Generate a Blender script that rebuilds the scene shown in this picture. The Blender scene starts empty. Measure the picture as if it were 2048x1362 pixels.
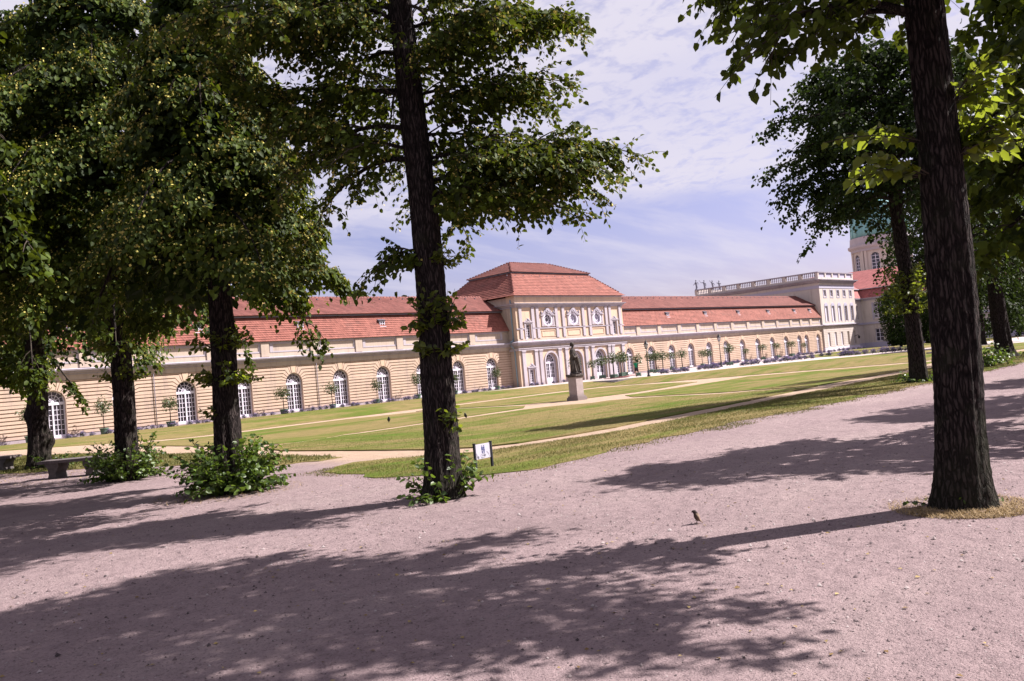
import bpy, math, random
import numpy as np
from mathutils import Vector, Matrix
R = math.radians
SC = bpy.context.scene
COL = SC.collection
PI = math.pi

# ------------------------------------------------------------------ camera
EYE = 1.75
YAW, PITCH, ROLL = R(45.87), R(1.98), R(-5.19)
cf = Vector((math.sin(YAW)*math.cos(PITCH), math.cos(YAW)*math.cos(PITCH), math.sin(PITCH)))
cr0 = Vector((math.cos(YAW), -math.sin(YAW), 0)); cu0 = cr0.cross(cf)
cr = cr0*math.cos(ROLL)+cu0*math.sin(ROLL); cu = cu0*math.cos(ROLL)-cr0*math.sin(ROLL)
cam = bpy.data.cameras.new('camera'); cam.sensor_width = 36; cam.lens = 36*1689.63/2048
cam.clip_end = 3000; cam.clip_start = .05
co = bpy.data.objects.new('camera', cam); COL.objects.link(co); SC.camera = co
co.matrix_world = Matrix(((cr.x, cu.x, -cf.x, 0), (cr.y, cu.y, -cf.y, 0), (cr.z, cu.z, -cf.z, EYE), (0, 0, 0, 1)))

# ------------------------------------------------------------------ light
SUN_AZ, SUN_EL = R(-34), R(45.5)          # azimuth from +X, anticlockwise; towards the sun
sdir = Vector((math.cos(SUN_AZ)*math.cos(SUN_EL), math.sin(SUN_AZ)*math.cos(SUN_EL), math.sin(SUN_EL)))
sl = bpy.data.lights.new('sun', 'SUN'); sl.energy = 5.0; sl.angle = R(.55); sl.color = (1, .925, .885)
so = bpy.data.objects.new('sun', sl); COL.objects.link(so)
so.rotation_euler = sdir.to_track_quat('Z', 'Y').to_euler(); so.location = (0, 0, 60)

W = bpy.data.worlds.new('World'); SC.world = W; W.use_nodes = True
nt = W.node_tree; N = nt.nodes; L = nt.links; N.clear()
def wn(t, **k):
    n = N.new(t)
    for a, b in k.items():
        if a == 'op': n.operation = b
        elif isinstance(a, str) and hasattr(n, a): setattr(n, a, b)
    return n
def wmath(op, a, b=None, c=None, clamp=False):
    n = N.new('ShaderNodeMath'); n.operation = op; n.use_clamp = clamp
    for i, v in enumerate((a, b, c)):
        if v is None: continue
        if isinstance(v, (int, float)): n.inputs[i].default_value = v
        else: L.new(v, n.inputs[i])
    return n.outputs[0]
def wmap(v, a, b, c, d):
    n = N.new('ShaderNodeMapRange'); n.clamp = True; n.interpolation_type = 'SMOOTHSTEP'
    L.new(v, n.inputs[0])
    for i, x in enumerate((a, b, c, d)): n.inputs[i+1].default_value = x
    return n.outputs[0]
sky = N.new('ShaderNodeTexSky'); sky.sky_type = 'NISHITA'; sky.sun_disc = False
sky.sun_elevation = SUN_EL; sky.sun_rotation = R(90)-SUN_AZ; sky.air_density = 1.0; sky.dust_density = 1.6; sky.ozone_density = 2.5
tint = N.new('ShaderNodeMix'); tint.data_type = 'RGBA'; tint.blend_type = 'MULTIPLY'; tint.inputs[0].default_value = 1
L.new(sky.outputs[0], tint.inputs[6]); tint.inputs[7].default_value = (1.12, .85, 1.06, 1)
tc = N.new('ShaderNodeTexCoord'); sep = N.new('ShaderNodeSeparateXYZ'); L.new(tc.outputs['Generated'], sep.inputs[0])
zc = wmath('ADD', wmath('MAXIMUM', sep.outputs[2], 0.0), .16)
px = wmath('DIVIDE', sep.outputs[0], zc); py = wmath('DIVIDE', sep.outputs[1], zc)
comb = N.new('ShaderNodeCombineXYZ'); L.new(px, comb.inputs[0]); L.new(py, comb.inputs[1])
def wnoise(scale, detail, rough, sx=1, sy=1, rot=0, dist=0):
    m = N.new('ShaderNodeMapping'); L.new(comb.outputs[0], m.inputs[0])
    m.inputs['Scale'].default_value = (sx, sy, 1); m.inputs['Rotation'].default_value = (0, 0, rot)
    n = N.new('ShaderNodeTexNoise'); L.new(m.outputs[0], n.inputs['Vector'])
    n.inputs['Scale'].default_value = scale; n.inputs['Detail'].default_value = detail
    n.inputs['Roughness'].default_value = rough; n.inputs['Distortion'].default_value = dist
    return n.outputs['Fac']
n_big = wnoise(.8, 3, .5); n_cell = wnoise(15.0, 3.5, .6, 1.0, .8, R(30), .6); n_fine = wnoise(44, 4, .6); n_st = wnoise(1.3, 4, .6, 1, 3.2, R(40)); n_mid = wnoise(4.2, 3, .5)
# a wide sheet of small broken cloud overhead that ends some way off, thin streaks beyond it
rad = wmath('SQRT', wmath('ADD', wmath('MULTIPLY', px, px), wmath('MULTIPLY', py, py)))
edge = wmap(wmath('ADD', rad, wmath('ADD', wmath('MULTIPLY', n_big, .7), wmath('MULTIPLY', n_mid, .35))), 3.22, 3.62, 1, 0)
cells = wmap(wmath('ADD', wmath('MULTIPLY', n_cell, .62), wmath('ADD', wmath('MULTIPLY', n_fine, .2), wmath('MULTIPLY', n_mid, .18))), .36, .54, .55, 1)
sheet = wmath('MULTIPLY', edge, wmath('MULTIPLY', cells, wmap(n_big, .25, .55, .72, 1)))
streak = wmath('MULTIPLY', wmap(n_st, .36, .70, .08, .6), wmap(sep.outputs[2], .0, .1, .55, 1))
cl = wmath('MAXIMUM', sheet, streak, clamp=True)
cl = wmath('MULTIPLY', cl, .93)
mixc = N.new('ShaderNodeMix'); mixc.data_type = 'RGBA'
L.new(cl, mixc.inputs[0]); L.new(tint.outputs[2], mixc.inputs[6]); mixc.inputs[7].default_value = (5.7, 5.4, 6.2, 1)
bg = N.new('ShaderNodeBackground'); bg.inputs[1].default_value = .051
L.new(mixc.outputs[2], bg.inputs[0])
wo = N.new('ShaderNodeOutputWorld'); L.new(bg.outputs[0], wo.inputs[0])

vs = SC.view_settings; vs.view_transform = 'Standard'; vs.look = 'None'; vs.exposure = 1.5; vs.gamma = 1; vs.use_curve_mapping = False
cy = SC.cycles; cy.use_denoising = True; cy.max_bounces = 6; cy.diffuse_bounces = 3; cy.glossy_bounces = 3; cy.transmission_bounces = 4; cy.transparent_max_bounces = 6
cy.caustics_reflective = False; cy.caustics_refractive = False

# ------------------------------------------------------------------ materials
MATS = {}
class Mat:
    def __init__(s, name):
        s.m = bpy.data.materials.new(name); s.m.use_nodes = True; s.t = s.m.node_tree; s.b = s.t.nodes['Principled BSDF']
        s.o = s.t.nodes['Material Output']; MATS[name] = s.m
    def n(s, t): return s.t.nodes.new(t)
    def l(s, a, b): s.t.links.new(a, b)
    def pos(s, scale=(1, 1, 1), obj=False):
        m = s.n('ShaderNodeMapping'); m.inputs['Scale'].default_value = scale
        if obj: s.l(s.n('ShaderNodeTexCoord').outputs['Object'], m.inputs[0])
        else: s.l(s.n('ShaderNodeNewGeometry').outputs['Position'], m.inputs[0])
        return m.outputs[0]
    def noise(s, vec, scale, detail=4, rough=.6, dist=0):
        n = s.n('ShaderNodeTexNoise'); s.l(vec, n.inputs['Vector']); n.inputs['Scale'].default_value = scale
        n.inputs['Detail'].default_value = detail; n.inputs['Roughness'].default_value = rough; n.inputs['Distortion'].default_value = dist
        return n.outputs['Fac']
    def ramp(s, fac, stops):
        n = s.n('ShaderNodeValToRGB'); s.l(fac, n.inputs[0]); e = n.color_ramp.elements
        while len(e) < len(stops): e.new(.5)
        for i, (p, c) in enumerate(stops):
            e[i].position = p; e[i].color = (*c, 1) if len(c) == 3 else c
        return n.outputs[0]
    def mix(s, fac, a, b, mode='MIX'):
        n = s.n('ShaderNodeMix'); n.data_type = 'RGBA'; n.blend_type = mode
        for i, v in ((0, fac), (6, a), (7, b)):
            if isinstance(v, (int, float)): n.inputs[i].default_value = v
            elif isinstance(v, tuple): n.inputs[i].default_value = (*v, 1)
            else: s.l(v, n.inputs[i])
        return n.outputs[2]
    def math(s, op, a, b=None, clamp=False):
        n = s.n('ShaderNodeMath'); n.operation = op; n.use_clamp = clamp
        for i, v in enumerate((a, b)):
            if v is None: continue
            if isinstance(v, (int, float)): n.inputs[i].default_value = v
            else: s.l(v, n.inputs[i])
        return n.outputs[0]
    def rng(s, v, a, b, c=0, d=1):
        n = s.n('ShaderNodeMapRange'); n.interpolation_type = 'SMOOTHSTEP'; s.l(v, n.inputs[0])
        for i, x in enumerate((a, b, c, d)): n.inputs[i+1].default_value = x
        return n.outputs[0]
    def color(s, c):
        if isinstance(c, tuple): s.b.inputs['Base Color'].default_value = (*c, 1)
        else: s.l(c, s.b.inputs['Base Color'])
        return s
    def rough(s, r, spec=.3):
        if isinstance(r, (int, float)): s.b.inputs['Roughness'].default_value = r
        else: s.l(r, s.b.inputs['Roughness'])
        s.b.inputs['Specular IOR Level'].default_value = spec; return s
    def bump(s, h, strength=.5, dist=.01):
        n = s.n('ShaderNodeBump'); s.l(h, n.inputs['Height']); n.inputs['Strength'].default_value = strength
        n.inputs['Distance'].default_value = dist; s.l(n.outputs[0], s.b.inputs['Normal']); return s

def plaster(name, base, var=.12, stain=True, dirt=(.30, .24, .22), floor=-.3):
    M = Mat(name); p = M.pos(); a = M.noise(p, .6, 5, .65); b = M.noise(p, 7, 4, .6)
    c = M.ramp(a, [(.3, tuple(x*(1-var) for x in base)), (.7, tuple(min(1, x*(1+var*.5)) for x in base))])
    c = M.mix(.18, c, M.ramp(b, [(.3, tuple(x*.7 for x in base)), (.75, tuple(min(1, x*1.15) for x in base))]))
    if stain:
        st = M.noise(M.pos((1.4, 1.4, .16)), 1.6, 5, .7)
        c = M.mix(M.rng(st, .48, .72, 0, .6), c, dirt)
        c = M.mix(M.rng(M.noise(p, .9, 6, .75), .55, .72, 0, .3), c, tuple(x*.62 for x in base))
        sp = M.n('ShaderNodeSeparateXYZ'); M.l(M.n('ShaderNodeNewGeometry').outputs['Position'], sp.inputs[0])
        low = M.math('ADD', sp.outputs[2], M.math('MULTIPLY', a, -.9))
        c = M.mix(M.rng(low, floor-.35, floor+.35, .55, 0), c, (.27, .21, .21))
    M.color(c).rough(.9, .15).bump(b, .25, .01); return M
plaster('plaster_yellow', (.50, .375, .295))
plaster('plaster_joint', (.34, .235, .165), .15)
plaster('plaster_peach', (.52, .39, .29), .08)
plaster('plaster_white', (.39, .35, .385), .10, True, (.30, .27, .30))
plaster('plaster_cream', (.50, .44, .405), .07)
plaster('plaster_attic', (.43, .35, .29), .15, True, (.24, .19, .18))
plaster('stone_grey', (.35, .32, .375), .18, True, (.20, .18, .20))
plaster('paint_white', (.57, .54, .62), .05, False)
plaster('paint_grey', (.38, .36, .45), .05, False)
plaster('paint_window', (.62, .59, .68), .03, False)
M = Mat('window_glass'); M.color(M.ramp(M.noise(M.pos(), .9, 2), [(.3, (.012, .012, .02)), (.7, (.05, .045, .06))])).rough(.08, .6)
M = Mat('lead_sheet'); M.color((.12, .11, .14)).rough(.6)
M = Mat('lead_blue'); M.color((.19, .27, .33)).rough(.55)

def tiles(name, dark, light, w=.24):
    M = Mat(name); p = M.pos(); a = M.noise(p, .35, 5, .65); b = M.noise(M.pos((4.2, 1, 3.5)), 1.0, 2, .5); big = M.noise(M.pos((.9, .2, .2)), 1.2, 4, .6)
    c = M.ramp(a, [(.28, dark), (.72, light)])
    c = M.mix(M.rng(b, .45, .8, 0, .45), c, tuple(x*.55 for x in dark))
    c = M.mix(M.rng(big, .56, .75, 0, .35), c, tuple(x*.6+.03 for x in dark))
    sp = M.n('ShaderNodeSeparateXYZ'); M.l(M.n('ShaderNodeNewGeometry').outputs['Position'], sp.inputs[0])
    u = M.math('ADD', sp.outputs[0], sp.outputs[1])
    saw = M.math('ABSOLUTE', M.math('SUBTRACT', M.math('FRACT', M.math('DIVIDE', u, w)), .5))
    c = M.mix(M.rng(saw, .38, .5, 0, .35), c, tuple(x*.4 for x in dark))
    wn_ = M.n('ShaderNodeTexWhiteNoise'); wn_.noise_dimensions = '2D'; vv = M.n('ShaderNodeCombineXYZ'); M.l(M.math('FLOOR', M.math('DIVIDE', u, w)), vv.inputs[0]); M.l(M.math('FLOOR', M.math('DIVIDE', sp.outputs[2], .195)), vv.inputs[1]); M.l(vv.outputs[0], wn_.inputs['Vector'])
    c = M.mix(M.rng(wn_.outputs['Value'], .55, 1, 0, .5), c, tuple(x*.55 for x in dark)); c = M.mix(M.rng(wn_.outputs['Value'], .0, .3, .4, 0), c, tuple(x*1.3 for x in light))
    c = M.mix(M.rng(M.noise(M.pos((.5, 1, 2.5)), .8, 5, .7), .55, .75, 0, .4), c, (.07, .05, .045))
    M.color(c).rough(.8, .2).bump(saw, .9, .03); return M
tiles('roof_tile', (.19, .066, .052), (.25, .095, .075))
tiles('roof_tile_old', (.13, .046, .040), (.18, .070, .060))
tiles('roof_tile_far', (.25, .08, .08), (.30, .105, .10))

M = Mat('bark'); a = M.noise(M.pos((1, 1, .22)), 30, 6, .75, .8); b = M.noise(M.pos((1, 1, .5)), 4, 4, .6); w = M.noise(M.pos(), 3, 3, .6)
vo = M.n('ShaderNodeTexVoronoi'); vo.feature = 'DISTANCE_TO_EDGE'; vo.inputs['Scale'].default_value = 30; vo.inputs['Randomness'].default_value = 1
vm = M.n('ShaderNodeVectorMath'); vm.operation = 'ADD'; M.l(M.pos((1, 1, .13)), vm.inputs[0])
vc = M.n('ShaderNodeCombineXYZ'); M.l(M.math('MULTIPLY', w, .12), vc.inputs[0]); M.l(M.math('MULTIPLY', b, .12), vc.inputs[1]); M.l(vc.outputs[0], vm.inputs[1]); M.l(vm.outputs[0], vo.inputs['Vector'])
fur = M.rng(vo.outputs['Distance'], 0, .28); hgt_ = M.math('ADD', M.math('MULTIPLY', fur, .42), M.math('MULTIPLY', a, .75))
c = M.ramp(hgt_, [(.3, (.005, .004, .004)), (.6, (.021, .016, .0155)), (.9, (.058, .046, .043))])
c = M.mix(M.rng(w, .5, .75, 0, .5), c, (.026, .028, .017))
sz = M.n('ShaderNodeSeparateXYZ'); M.l(M.n('ShaderNodeTexCoord').outputs['Object'], sz.inputs[0])
c = M.mix(M.rng(M.math('ADD', sz.outputs[2], M.math('MULTIPLY', w, -1.6)), -.6, .1, .3, 0), c, (.028, .03, .018))
M.color(c).rough(.95, .1).bump(hgt_, 1.0, .035)
M = Mat('twig_bark'); M.color(M.ramp(M.noise(M.pos(), 9, 3), [(.3, (.03, .024, .02)), (.7, (.075, .06, .048))])).rough(.9, .1)

def leafmat(name, dark, light, trans, tfac=.35, gloss=.38, spec=.5):
    M = Mat(name); at = M.n('ShaderNodeAttribute'); at.attribute_name = 'rnd'
    c = M.ramp(at.outputs['Fac'], [(0, dark), (.75, light), (1, tuple(x*1.35 for x in light))])
    M.color(c).rough(gloss, spec)
    tr = M.n('ShaderNodeBsdfTranslucent'); M.l(M.mix(at.outputs['Fac'], tuple(x*.7 for x in trans), trans), tr.inputs[0])
    mx = M.n('ShaderNodeMixShader'); mx.inputs[0].default_value = tfac
    M.l(M.b.outputs[0], mx.inputs[1]); M.l(tr.outputs[0], mx.inputs[2]); M.l(mx.outputs[0], M.o.inputs[0])
    return M
leafmat('leaf_linden', (.008, .017, .003), (.048, .072, .008), (.12, .155, .010), .28, .62, .14)
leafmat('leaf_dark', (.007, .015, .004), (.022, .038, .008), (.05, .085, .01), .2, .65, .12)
leafmat('leaf_young', (.016, .03, .006), (.042, .064, .010), (.27, .33, .025), .48, .4, .4)
leafmat('leaf_shoot', (.022, .047, .008), (.07, .115, .018), (.15, .23, .02), .32, .45, .4)
leafmat('blossom', (.22, .19, .04), (.52, .46, .13), (.34, .30, .05), .22, .7, .2)
leafmat('leaf_citrus', (.022, .042, .013), (.06, .085, .028), (.09, .13, .024), .25, .3, .6)
leafmat('lavender_leaf', (.06, .066, .06), (.13, .13, .13), (.08, .09, .065), .15, .7, .2)
leafmat('lavender_flower', (.10, .08, .18), (.21, .165, .31), (.14, .1, .2), .2, .8, .1)
leafmat('grass_blade', (.07, .085, .018), (.155, .14, .05), (.12, .13, .03), .3, .6, .2)
leafmat('straw', (.17, .115, .055), (.31, .22, .115), (.2, .14, .055), .2, .7, .2)
leafmat('litter', (.15, .09, .035), (.31, .235, .10), (.2, .14, .04), .15, .7, .2)

# gravel that turns to pale sand on the paths of the sunken parterre
M = Mat('gravel'); p = M.pos(); a = M.noise(p, .35, 5, .6); b = M.noise(p, 5, 6, .7); g = M.noise(p, 55, 3, .75); k = M.noise(p, 19, 3, .6)
c = M.ramp(a, [(.3, (.208, .154, .160)), (.7, (.26, .196, .199))])
c = M.mix(M.rng(b, .42, .72, 0, .55), c, (.128, .094, .10))
c = M.mix(M.rng(M.noise(M.pos((.25, 1.1, 1)), .45, 4, .6), .45, .68, 0, .35), c, (.30, .24, .23))
c = M.mix(M.rng(M.noise(M.pos((1.2, .8, 1)), .28, 5, .65), .52, .7, 0, .4), c, (.15, .112, .115))
c = M.mix(M.rng(M.noise(p, 28, 4, .75), .53, .66, 0, .75), c, (.085, .062, .068))
c = M.mix(M.rng(g, .56, .70, 0, .8), c, (.075, .055, .06))
c = M.mix(M.rng(g, .30, .40, .55, 0), c, (.40, .34, .33))
c = M.mix(M.rng(k, .60, .68, 0, .6), c, (.10, .073, .077))
sp = M.n('ShaderNodeSeparateXYZ'); M.l(p, sp.inputs[0])
mm = M.math('ADD', M.math('MINIMUM', M.math('SUBTRACT', sp.outputs[0], 10.6), M.math('SUBTRACT', sp.outputs[1], 11.5)), M.math('MULTIPLY', a, 1.0))
sand = M.ramp(M.noise(p, 2.2, 5, .7), [(.3, (.27, .195, .142)), (.7, (.34, .255, .19))])
c = M.mix(M.rng(mm, 0, 2.2), c, sand)
M.color(c).rough(.95, .12).bump(M.math('ADD', M.math('ADD', M.math('MULTIPLY', g, .5), b), M.math('MULTIPLY', M.noise(p, 2.2, 3, .6), 1.6)), .9, .045)
M = Mat('terrace_gravel'); p = M.pos(); b = M.noise(p, 3, 5, .7)
M.color(M.ramp(b, [(.3, (.33, .275, .27)), (.7, (.41, .35, .34))])).rough(.95, .1)
def lawnmat(name, dry=.5):
    M = Mat(name); p = M.pos(); a = M.noise(p, .12, 4, .6); b = M.noise(p, 1.3, 6, .75); s = M.noise(M.pos((.35, 1.6, 1)), .55, 4, .6); g = M.noise(p, 30, 3, .7)
    mixf = M.math('ADD', M.math('MULTIPLY', a, .5), M.math('MULTIPLY', s, .5))
    c = M.ramp(mixf, [(.36+.2*(dry-.5), (.058, .112, .012)), (.47+.2*(dry-.5), (.105, .122, .026)), (.56+.2*(dry-.5), (.19, .145, .065))][::1])
    c = M.mix(M.rng(b, .35, .7, .35, 0), c, (.05, .06, .014)); c = M.mix(M.rng(g, .5, .75, 0, .4), c, (.034, .042, .01))
    M.color(c).rough(1, .05).bump(M.math('ADD', g, b), .8, .04); return M
lawnmat('lawn_grass', .37); lawnmat('bank_grass', .36); lawnmat('verge_grass', .34)
M = Mat('tub_green'); M.color(M.ramp(M.noise(M.pos(), 6, 4), [(.3, (.065, .11, .085)), (.7, (.11, .17, .13))])).rough(.7)
M = Mat('pallet_red'); M.color((.16, .05, .05)).rough(.8)
M = Mat('iron_black'); M.color((.018, .018, .022)).rough(.5, .4)
M = Mat('lamp_glass'); M.color((.45, .43, .45)).rough(.15, .5)
M = Mat('wood_bench'); p = M.pos((8, .6, 1)); M.color(M.ramp(M.noise(p, 5, 5, .7), [(.3, (.06, .05, .052)), (.7, (.13, .108, .108))])).rough(.85)
M = Mat('bench_stone'); M.color(M.ramp(M.noise(M.pos(), 9, 5, .7), [(.3, (.05, .045, .045)), (.7, (.12, .105, .10))])).rough(.95)
M = Mat('statue_stone'); a = M.noise(M.pos(), 3.5, 6, .7); b = M.noise(M.pos((6, 6, .6)), 1.2, 4, .6)
M.color(M.mix(M.rng(b, .45, .65, 0, .7), M.ramp(a, [(.35, (.028, .024, .022)), (.65, (.11, .09, .08))]), (.035, .03, .03))).rough(.95).bump(a, .5, .02)
M = Mat('plinth_stone'); a = M.noise(M.pos(), 2.2, 6, .7)
sp = M.n('ShaderNodeSeparateXYZ'); M.l(M.n('ShaderNodeNewGeometry').outputs['Position'], sp.inputs[0])
c = M.ramp(a, [(.3, (.25, .205, .20)), (.7, (.34, .29, .285))])
c = M.mix(M.rng(M.math('ADD', sp.outputs[2], M.math('MULTIPLY', a, -.6)), -.75, -.35, .75, 0), c, (.13, .105, .10))
M.color(c).rough(.95).bump(a, .3, .02)
M = Mat('figure_grey'); M.color((.16, .16, .21)).rough(.7)
M = Mat('sign_white'); M.color(M.ramp(M.noise(M.pos(), 14, 4, .7), [(.3, (.42, .40, .50)), (.65, (.50, .48, .58))])).rough(.4)
M = Mat('sign_blue'); M.color((.02, .035, .16)).rough(.5)
M = Mat('sign_black'); M.color((.02, .02, .032)).rough(.6)
M = Mat('step_stone'); M.color(M.ramp(M.noise(M.pos(), 4, 5), [(.3, (.09, .08, .09)), (.7, (.2, .175, .19))])).rough(.9)
M = Mat('copper_green'); M.color(M.ramp(M.noise(M.pos((1, 1, .1)), 1.2, 5, .6), [(.3, (.11, .27, .30)), (.7, (.20, .40, .42))])).rough(.7)
M = Mat('sparrow_feather'); sp = M.n('ShaderNodeSeparateXYZ'); M.l(M.n('ShaderNodeTexCoord').outputs['Object'], sp.inputs[0])
a = M.noise(M.pos(obj=True), 90, 3, .6)
c = M.ramp(M.math('ADD', sp.outputs[0], M.math('MULTIPLY', a, .02)), [(0, (.05, .035, .025)), (.02, (.12, .085, .06)), (.05, (.26, .19, .14))])
M.color(M.mix(M.rng(sp.outputs[2], .09, .105), c, (.035, .025, .022))).rough(.9)
M = Mat('crow_black'); M.color((.02, .02, .022)).rough(.6)
M = Mat('skin'); M.color((.45, .27, .2)).rough(.6)
M = Mat('shirt_green'); M.color((.01, .22, .11)).rough(.9)
M = Mat('shorts_dark'); M.color((.03, .03, .04)).rough(.9)
M = Mat('pebble'); at = M.n('ShaderNodeAttribute'); at.attribute_name = 'rnd'
M.color(M.ramp(at.outputs['Fac'], [(0, (.04, .03, .033)), (.5, (.15, .11, .115)), (.85, (.22, .18, .18)), (1, (.29, .25, .25))])).rough(.9)

# ------------------------------------------------------------------ helpers
def tag(o, label=None, cat=None, group=None, kind=None):
    if label: o['label'] = label
    if cat: o['category'] = cat
    if group: o['group'] = group
    if kind: o['kind'] = kind
    return o
def empty(name, loc=(0, 0, 0), rz=0):
    o = bpy.data.objects.new(name, None); COL.objects.link(o); o.location = loc; o.rotation_euler = (0, 0, rz); o.empty_display_size = .2; return o
def link(name, me, mat, parent=None, smooth=False):
    if mat: me.materials.append(MATS[mat])
    if smooth: me.polygons.foreach_set('use_smooth', np.ones(len(me.polygons), dtype=bool))
    o = bpy.data.objects.new(name, me); COL.objects.link(o)
    if parent: o.parent = parent
    return o
def copy_tree(o, parent=None):
    c = o.copy(); COL.objects.link(c); c.parent = parent
    for ch in list(o.children): copy_tree(ch, c)
    return c
class MB:
    def __init__(s): s.v = []; s.f = []
    def add(s, vs, fs):
        b = len(s.v); s.v += [tuple(map(float, v)) for v in vs]; s.f += [tuple(b+i for i in f) for f in fs]; return s
    def box(s, x0, x1, y0, y1, z0, z1):
        return s.add([(x0, y0, z0), (x1, y0, z0), (x1, y1, z0), (x0, y1, z0), (x0, y0, z1), (x1, y0, z1), (x1, y1, z1), (x0, y1, z1)],
                     [(0, 3, 2, 1), (4, 5, 6, 7), (0, 1, 5, 4), (1, 2, 6, 5), (2, 3, 7, 6), (3, 0, 4, 7)])
    def prism(s, poly, y0, y1):          # polygon in XZ, anticlockwise seen from -Y
        n = len(poly); vs = [(x, y0, z) for x, z in poly]+[(x, y1, z) for x, z in poly]
        return s.add(vs, [tuple(range(n)), tuple(range(2*n-1, n-1, -1))]+[(i, i+n, (i+1) % n+n, (i+1) % n) for i in range(n)])
    def prof_x(s, prof, x0, x1):         # open profile in YZ swept along X, closed at the ends by nothing
        n = len(prof); vs = [(x0, y, z) for y, z in prof]+[(x1, y, z) for y, z in prof]
        return s.add(vs, [(i, i+n, i+n+1, i+1) for i in range(n-1)])
    def closed_x(s, prof, x0, x1):
        n = len(prof); vs = [(x0, y, z) for y, z in prof]+[(x1, y, z) for y, z in prof]
        return s.add(vs, [(i, i+n, (i+1) % n+n, (i+1) % n) for i in range(n)]+[tuple(range(n)), tuple(range(2*n-1, n-1, -1))])
    def closed_y(s, prof, y0, y1):       # profile in XZ swept along Y
        n = len(prof); vs = [(x, y0, z) for x, z in prof]+[(x, y1, z) for x, z in prof]
        return s.add(vs, [(i, i+n, (i+1) % n+n, (i+1) % n) for i in range(n)]+[tuple(range(n)), tuple(range(2*n-1, n-1, -1))])
    def lathe(s, prof, n=16, c=(0, 0, 0), a0=0):
        vs = []
        for r, z in prof: vs += [(c[0]+r*math.cos(a0+2*PI*i/n), c[1]+r*math.sin(a0+2*PI*i/n), c[2]+z) for i in range(n)]
        fs = [(k*n+i, k*n+(i+1) % n, (k+1)*n+(i+1) % n, (k+1)*n+i) for k in range(len(prof)-1) for i in range(n)]
        fs += [tuple(range(n-1, -1, -1)), tuple((len(prof)-1)*n+i for i in range(n))]
        return s.add(vs, fs)
    def tube(s, pts, rad, n=8):
        vs = []; P = [Vector(p) for p in pts]; m = len(P)
        if isinstance(rad, (int, float)): rad = [rad]*m
        for k, p in enumerate(P):
            t = (P[min(k+1, m-1)]-P[max(k-1, 0)]).normalized()
            a = t.cross(Vector((0, 0, 1)) if abs(t.z) < .9 else Vector((1, 0, 0))).normalized(); b = t.cross(a)
            vs += [tuple(p+(a*math.cos(2*PI*i/n)+b*math.sin(2*PI*i/n))*rad[k]) for i in range(n)]
        fs = [(k*n+i, k*n+(i+1) % n, (k+1)*n+(i+1) % n, (k+1)*n+i) for k in range(m-1) for i in range(n)]
        fs += [tuple(range(n-1, -1, -1)), tuple((m-1)*n+i for i in range(n))]
        return s.add(vs, fs)
    def ball(s, c, r, n=10, m=7):
        rx, ry, rz = (r, r, r) if isinstance(r, (int, float)) else r
        vs = [(c[0], c[1], c[2]-rz)]
        for k in range(1, m):
            a = -PI/2+PI*k/m
            vs += [(c[0]+rx*math.cos(a)*math.cos(2*PI*i/n), c[1]+ry*math.cos(a)*math.sin(2*PI*i/n), c[2]+rz*math.sin(a)) for i in range(n)]
        vs.append((c[0], c[1], c[2]+rz)); t = len(vs)-1
        fs = [(0, 1+(i+1) % n, 1+i) for i in range(n)]+[(t, 1+(m-2)*n+i, 1+(m-2)*n+(i+1) % n) for i in range(n)]
        fs += [(1+k*n+i, 1+k*n+(i+1) % n, 1+(k+1)*n+(i+1) % n, 1+(k+1)*n+i) for k in range(m-2) for i in range(n)]
        return s.add(vs, fs)
    def mesh(s, name):
        me = bpy.data.meshes.new(name); me.from_pydata(s.v, [], s.f); me.update(); return me
    def build(s, name, mat, parent=None, smooth=False, kind=None):
        o = link(name, s.mesh(name), mat, parent, smooth)
        if kind: o['kind'] = kind
        return o
def np_mesh(name, V, F, rnd=None):
    """V (n,3) float, F (m,k) int : one mesh with k-gons, rnd per vertex"""
    me = bpy.data.meshes.new(name); V = np.asarray(V, np.float32); F = np.asarray(F, np.int32); m, k = F.shape
    me.vertices.add(len(V)); me.vertices.foreach_set('co', V.ravel())
    me.loops.add(m*k); me.loops.foreach_set('vertex_index', F.ravel())
    me.polygons.add(m); me.polygons.foreach_set('loop_start', np.arange(0, m*k, k, dtype=np.int32))
    me.update(calc_edges=True)
    if rnd is not None:
        at = me.attributes.new('rnd', 'FLOAT', 'POINT'); at.data.foreach_set('value', np.asarray(rnd, np.float32))
    return me
def arc(cx, cz, r, a0, a1, n):
    return [(cx+r*math.cos(R(a0+(a1-a0)*i/n)), cz+r*math.sin(R(a0+(a1-a0)*i/n))) for i in range(n+1)]

# ------------------------------------------------------------------ terrain
ZT, ZL = -.2, -.6
def sst(t): t = np.clip(t, 0, 1); return t*t*(3-2*t)
def f2(y): return np.interp(y, [-50, 10, 24, 33, 40, 46, 51, 60], [108, 80, 72, 68, 64.5, 62.5, 61.5, 61.5])
def hgt(x, y):
    m = np.minimum(x-8.5, y-9.5); b = ZL*sst((m-1)/15)
    d = np.maximum(y-50.4, (x-f2(y))*.8); k = sst(d/4.2)*sst((y-8)/6)
    return b+(ZT-b)*k
def gz(x, y): return float(hgt(np.float64(x), np.float64(y)))

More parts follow.
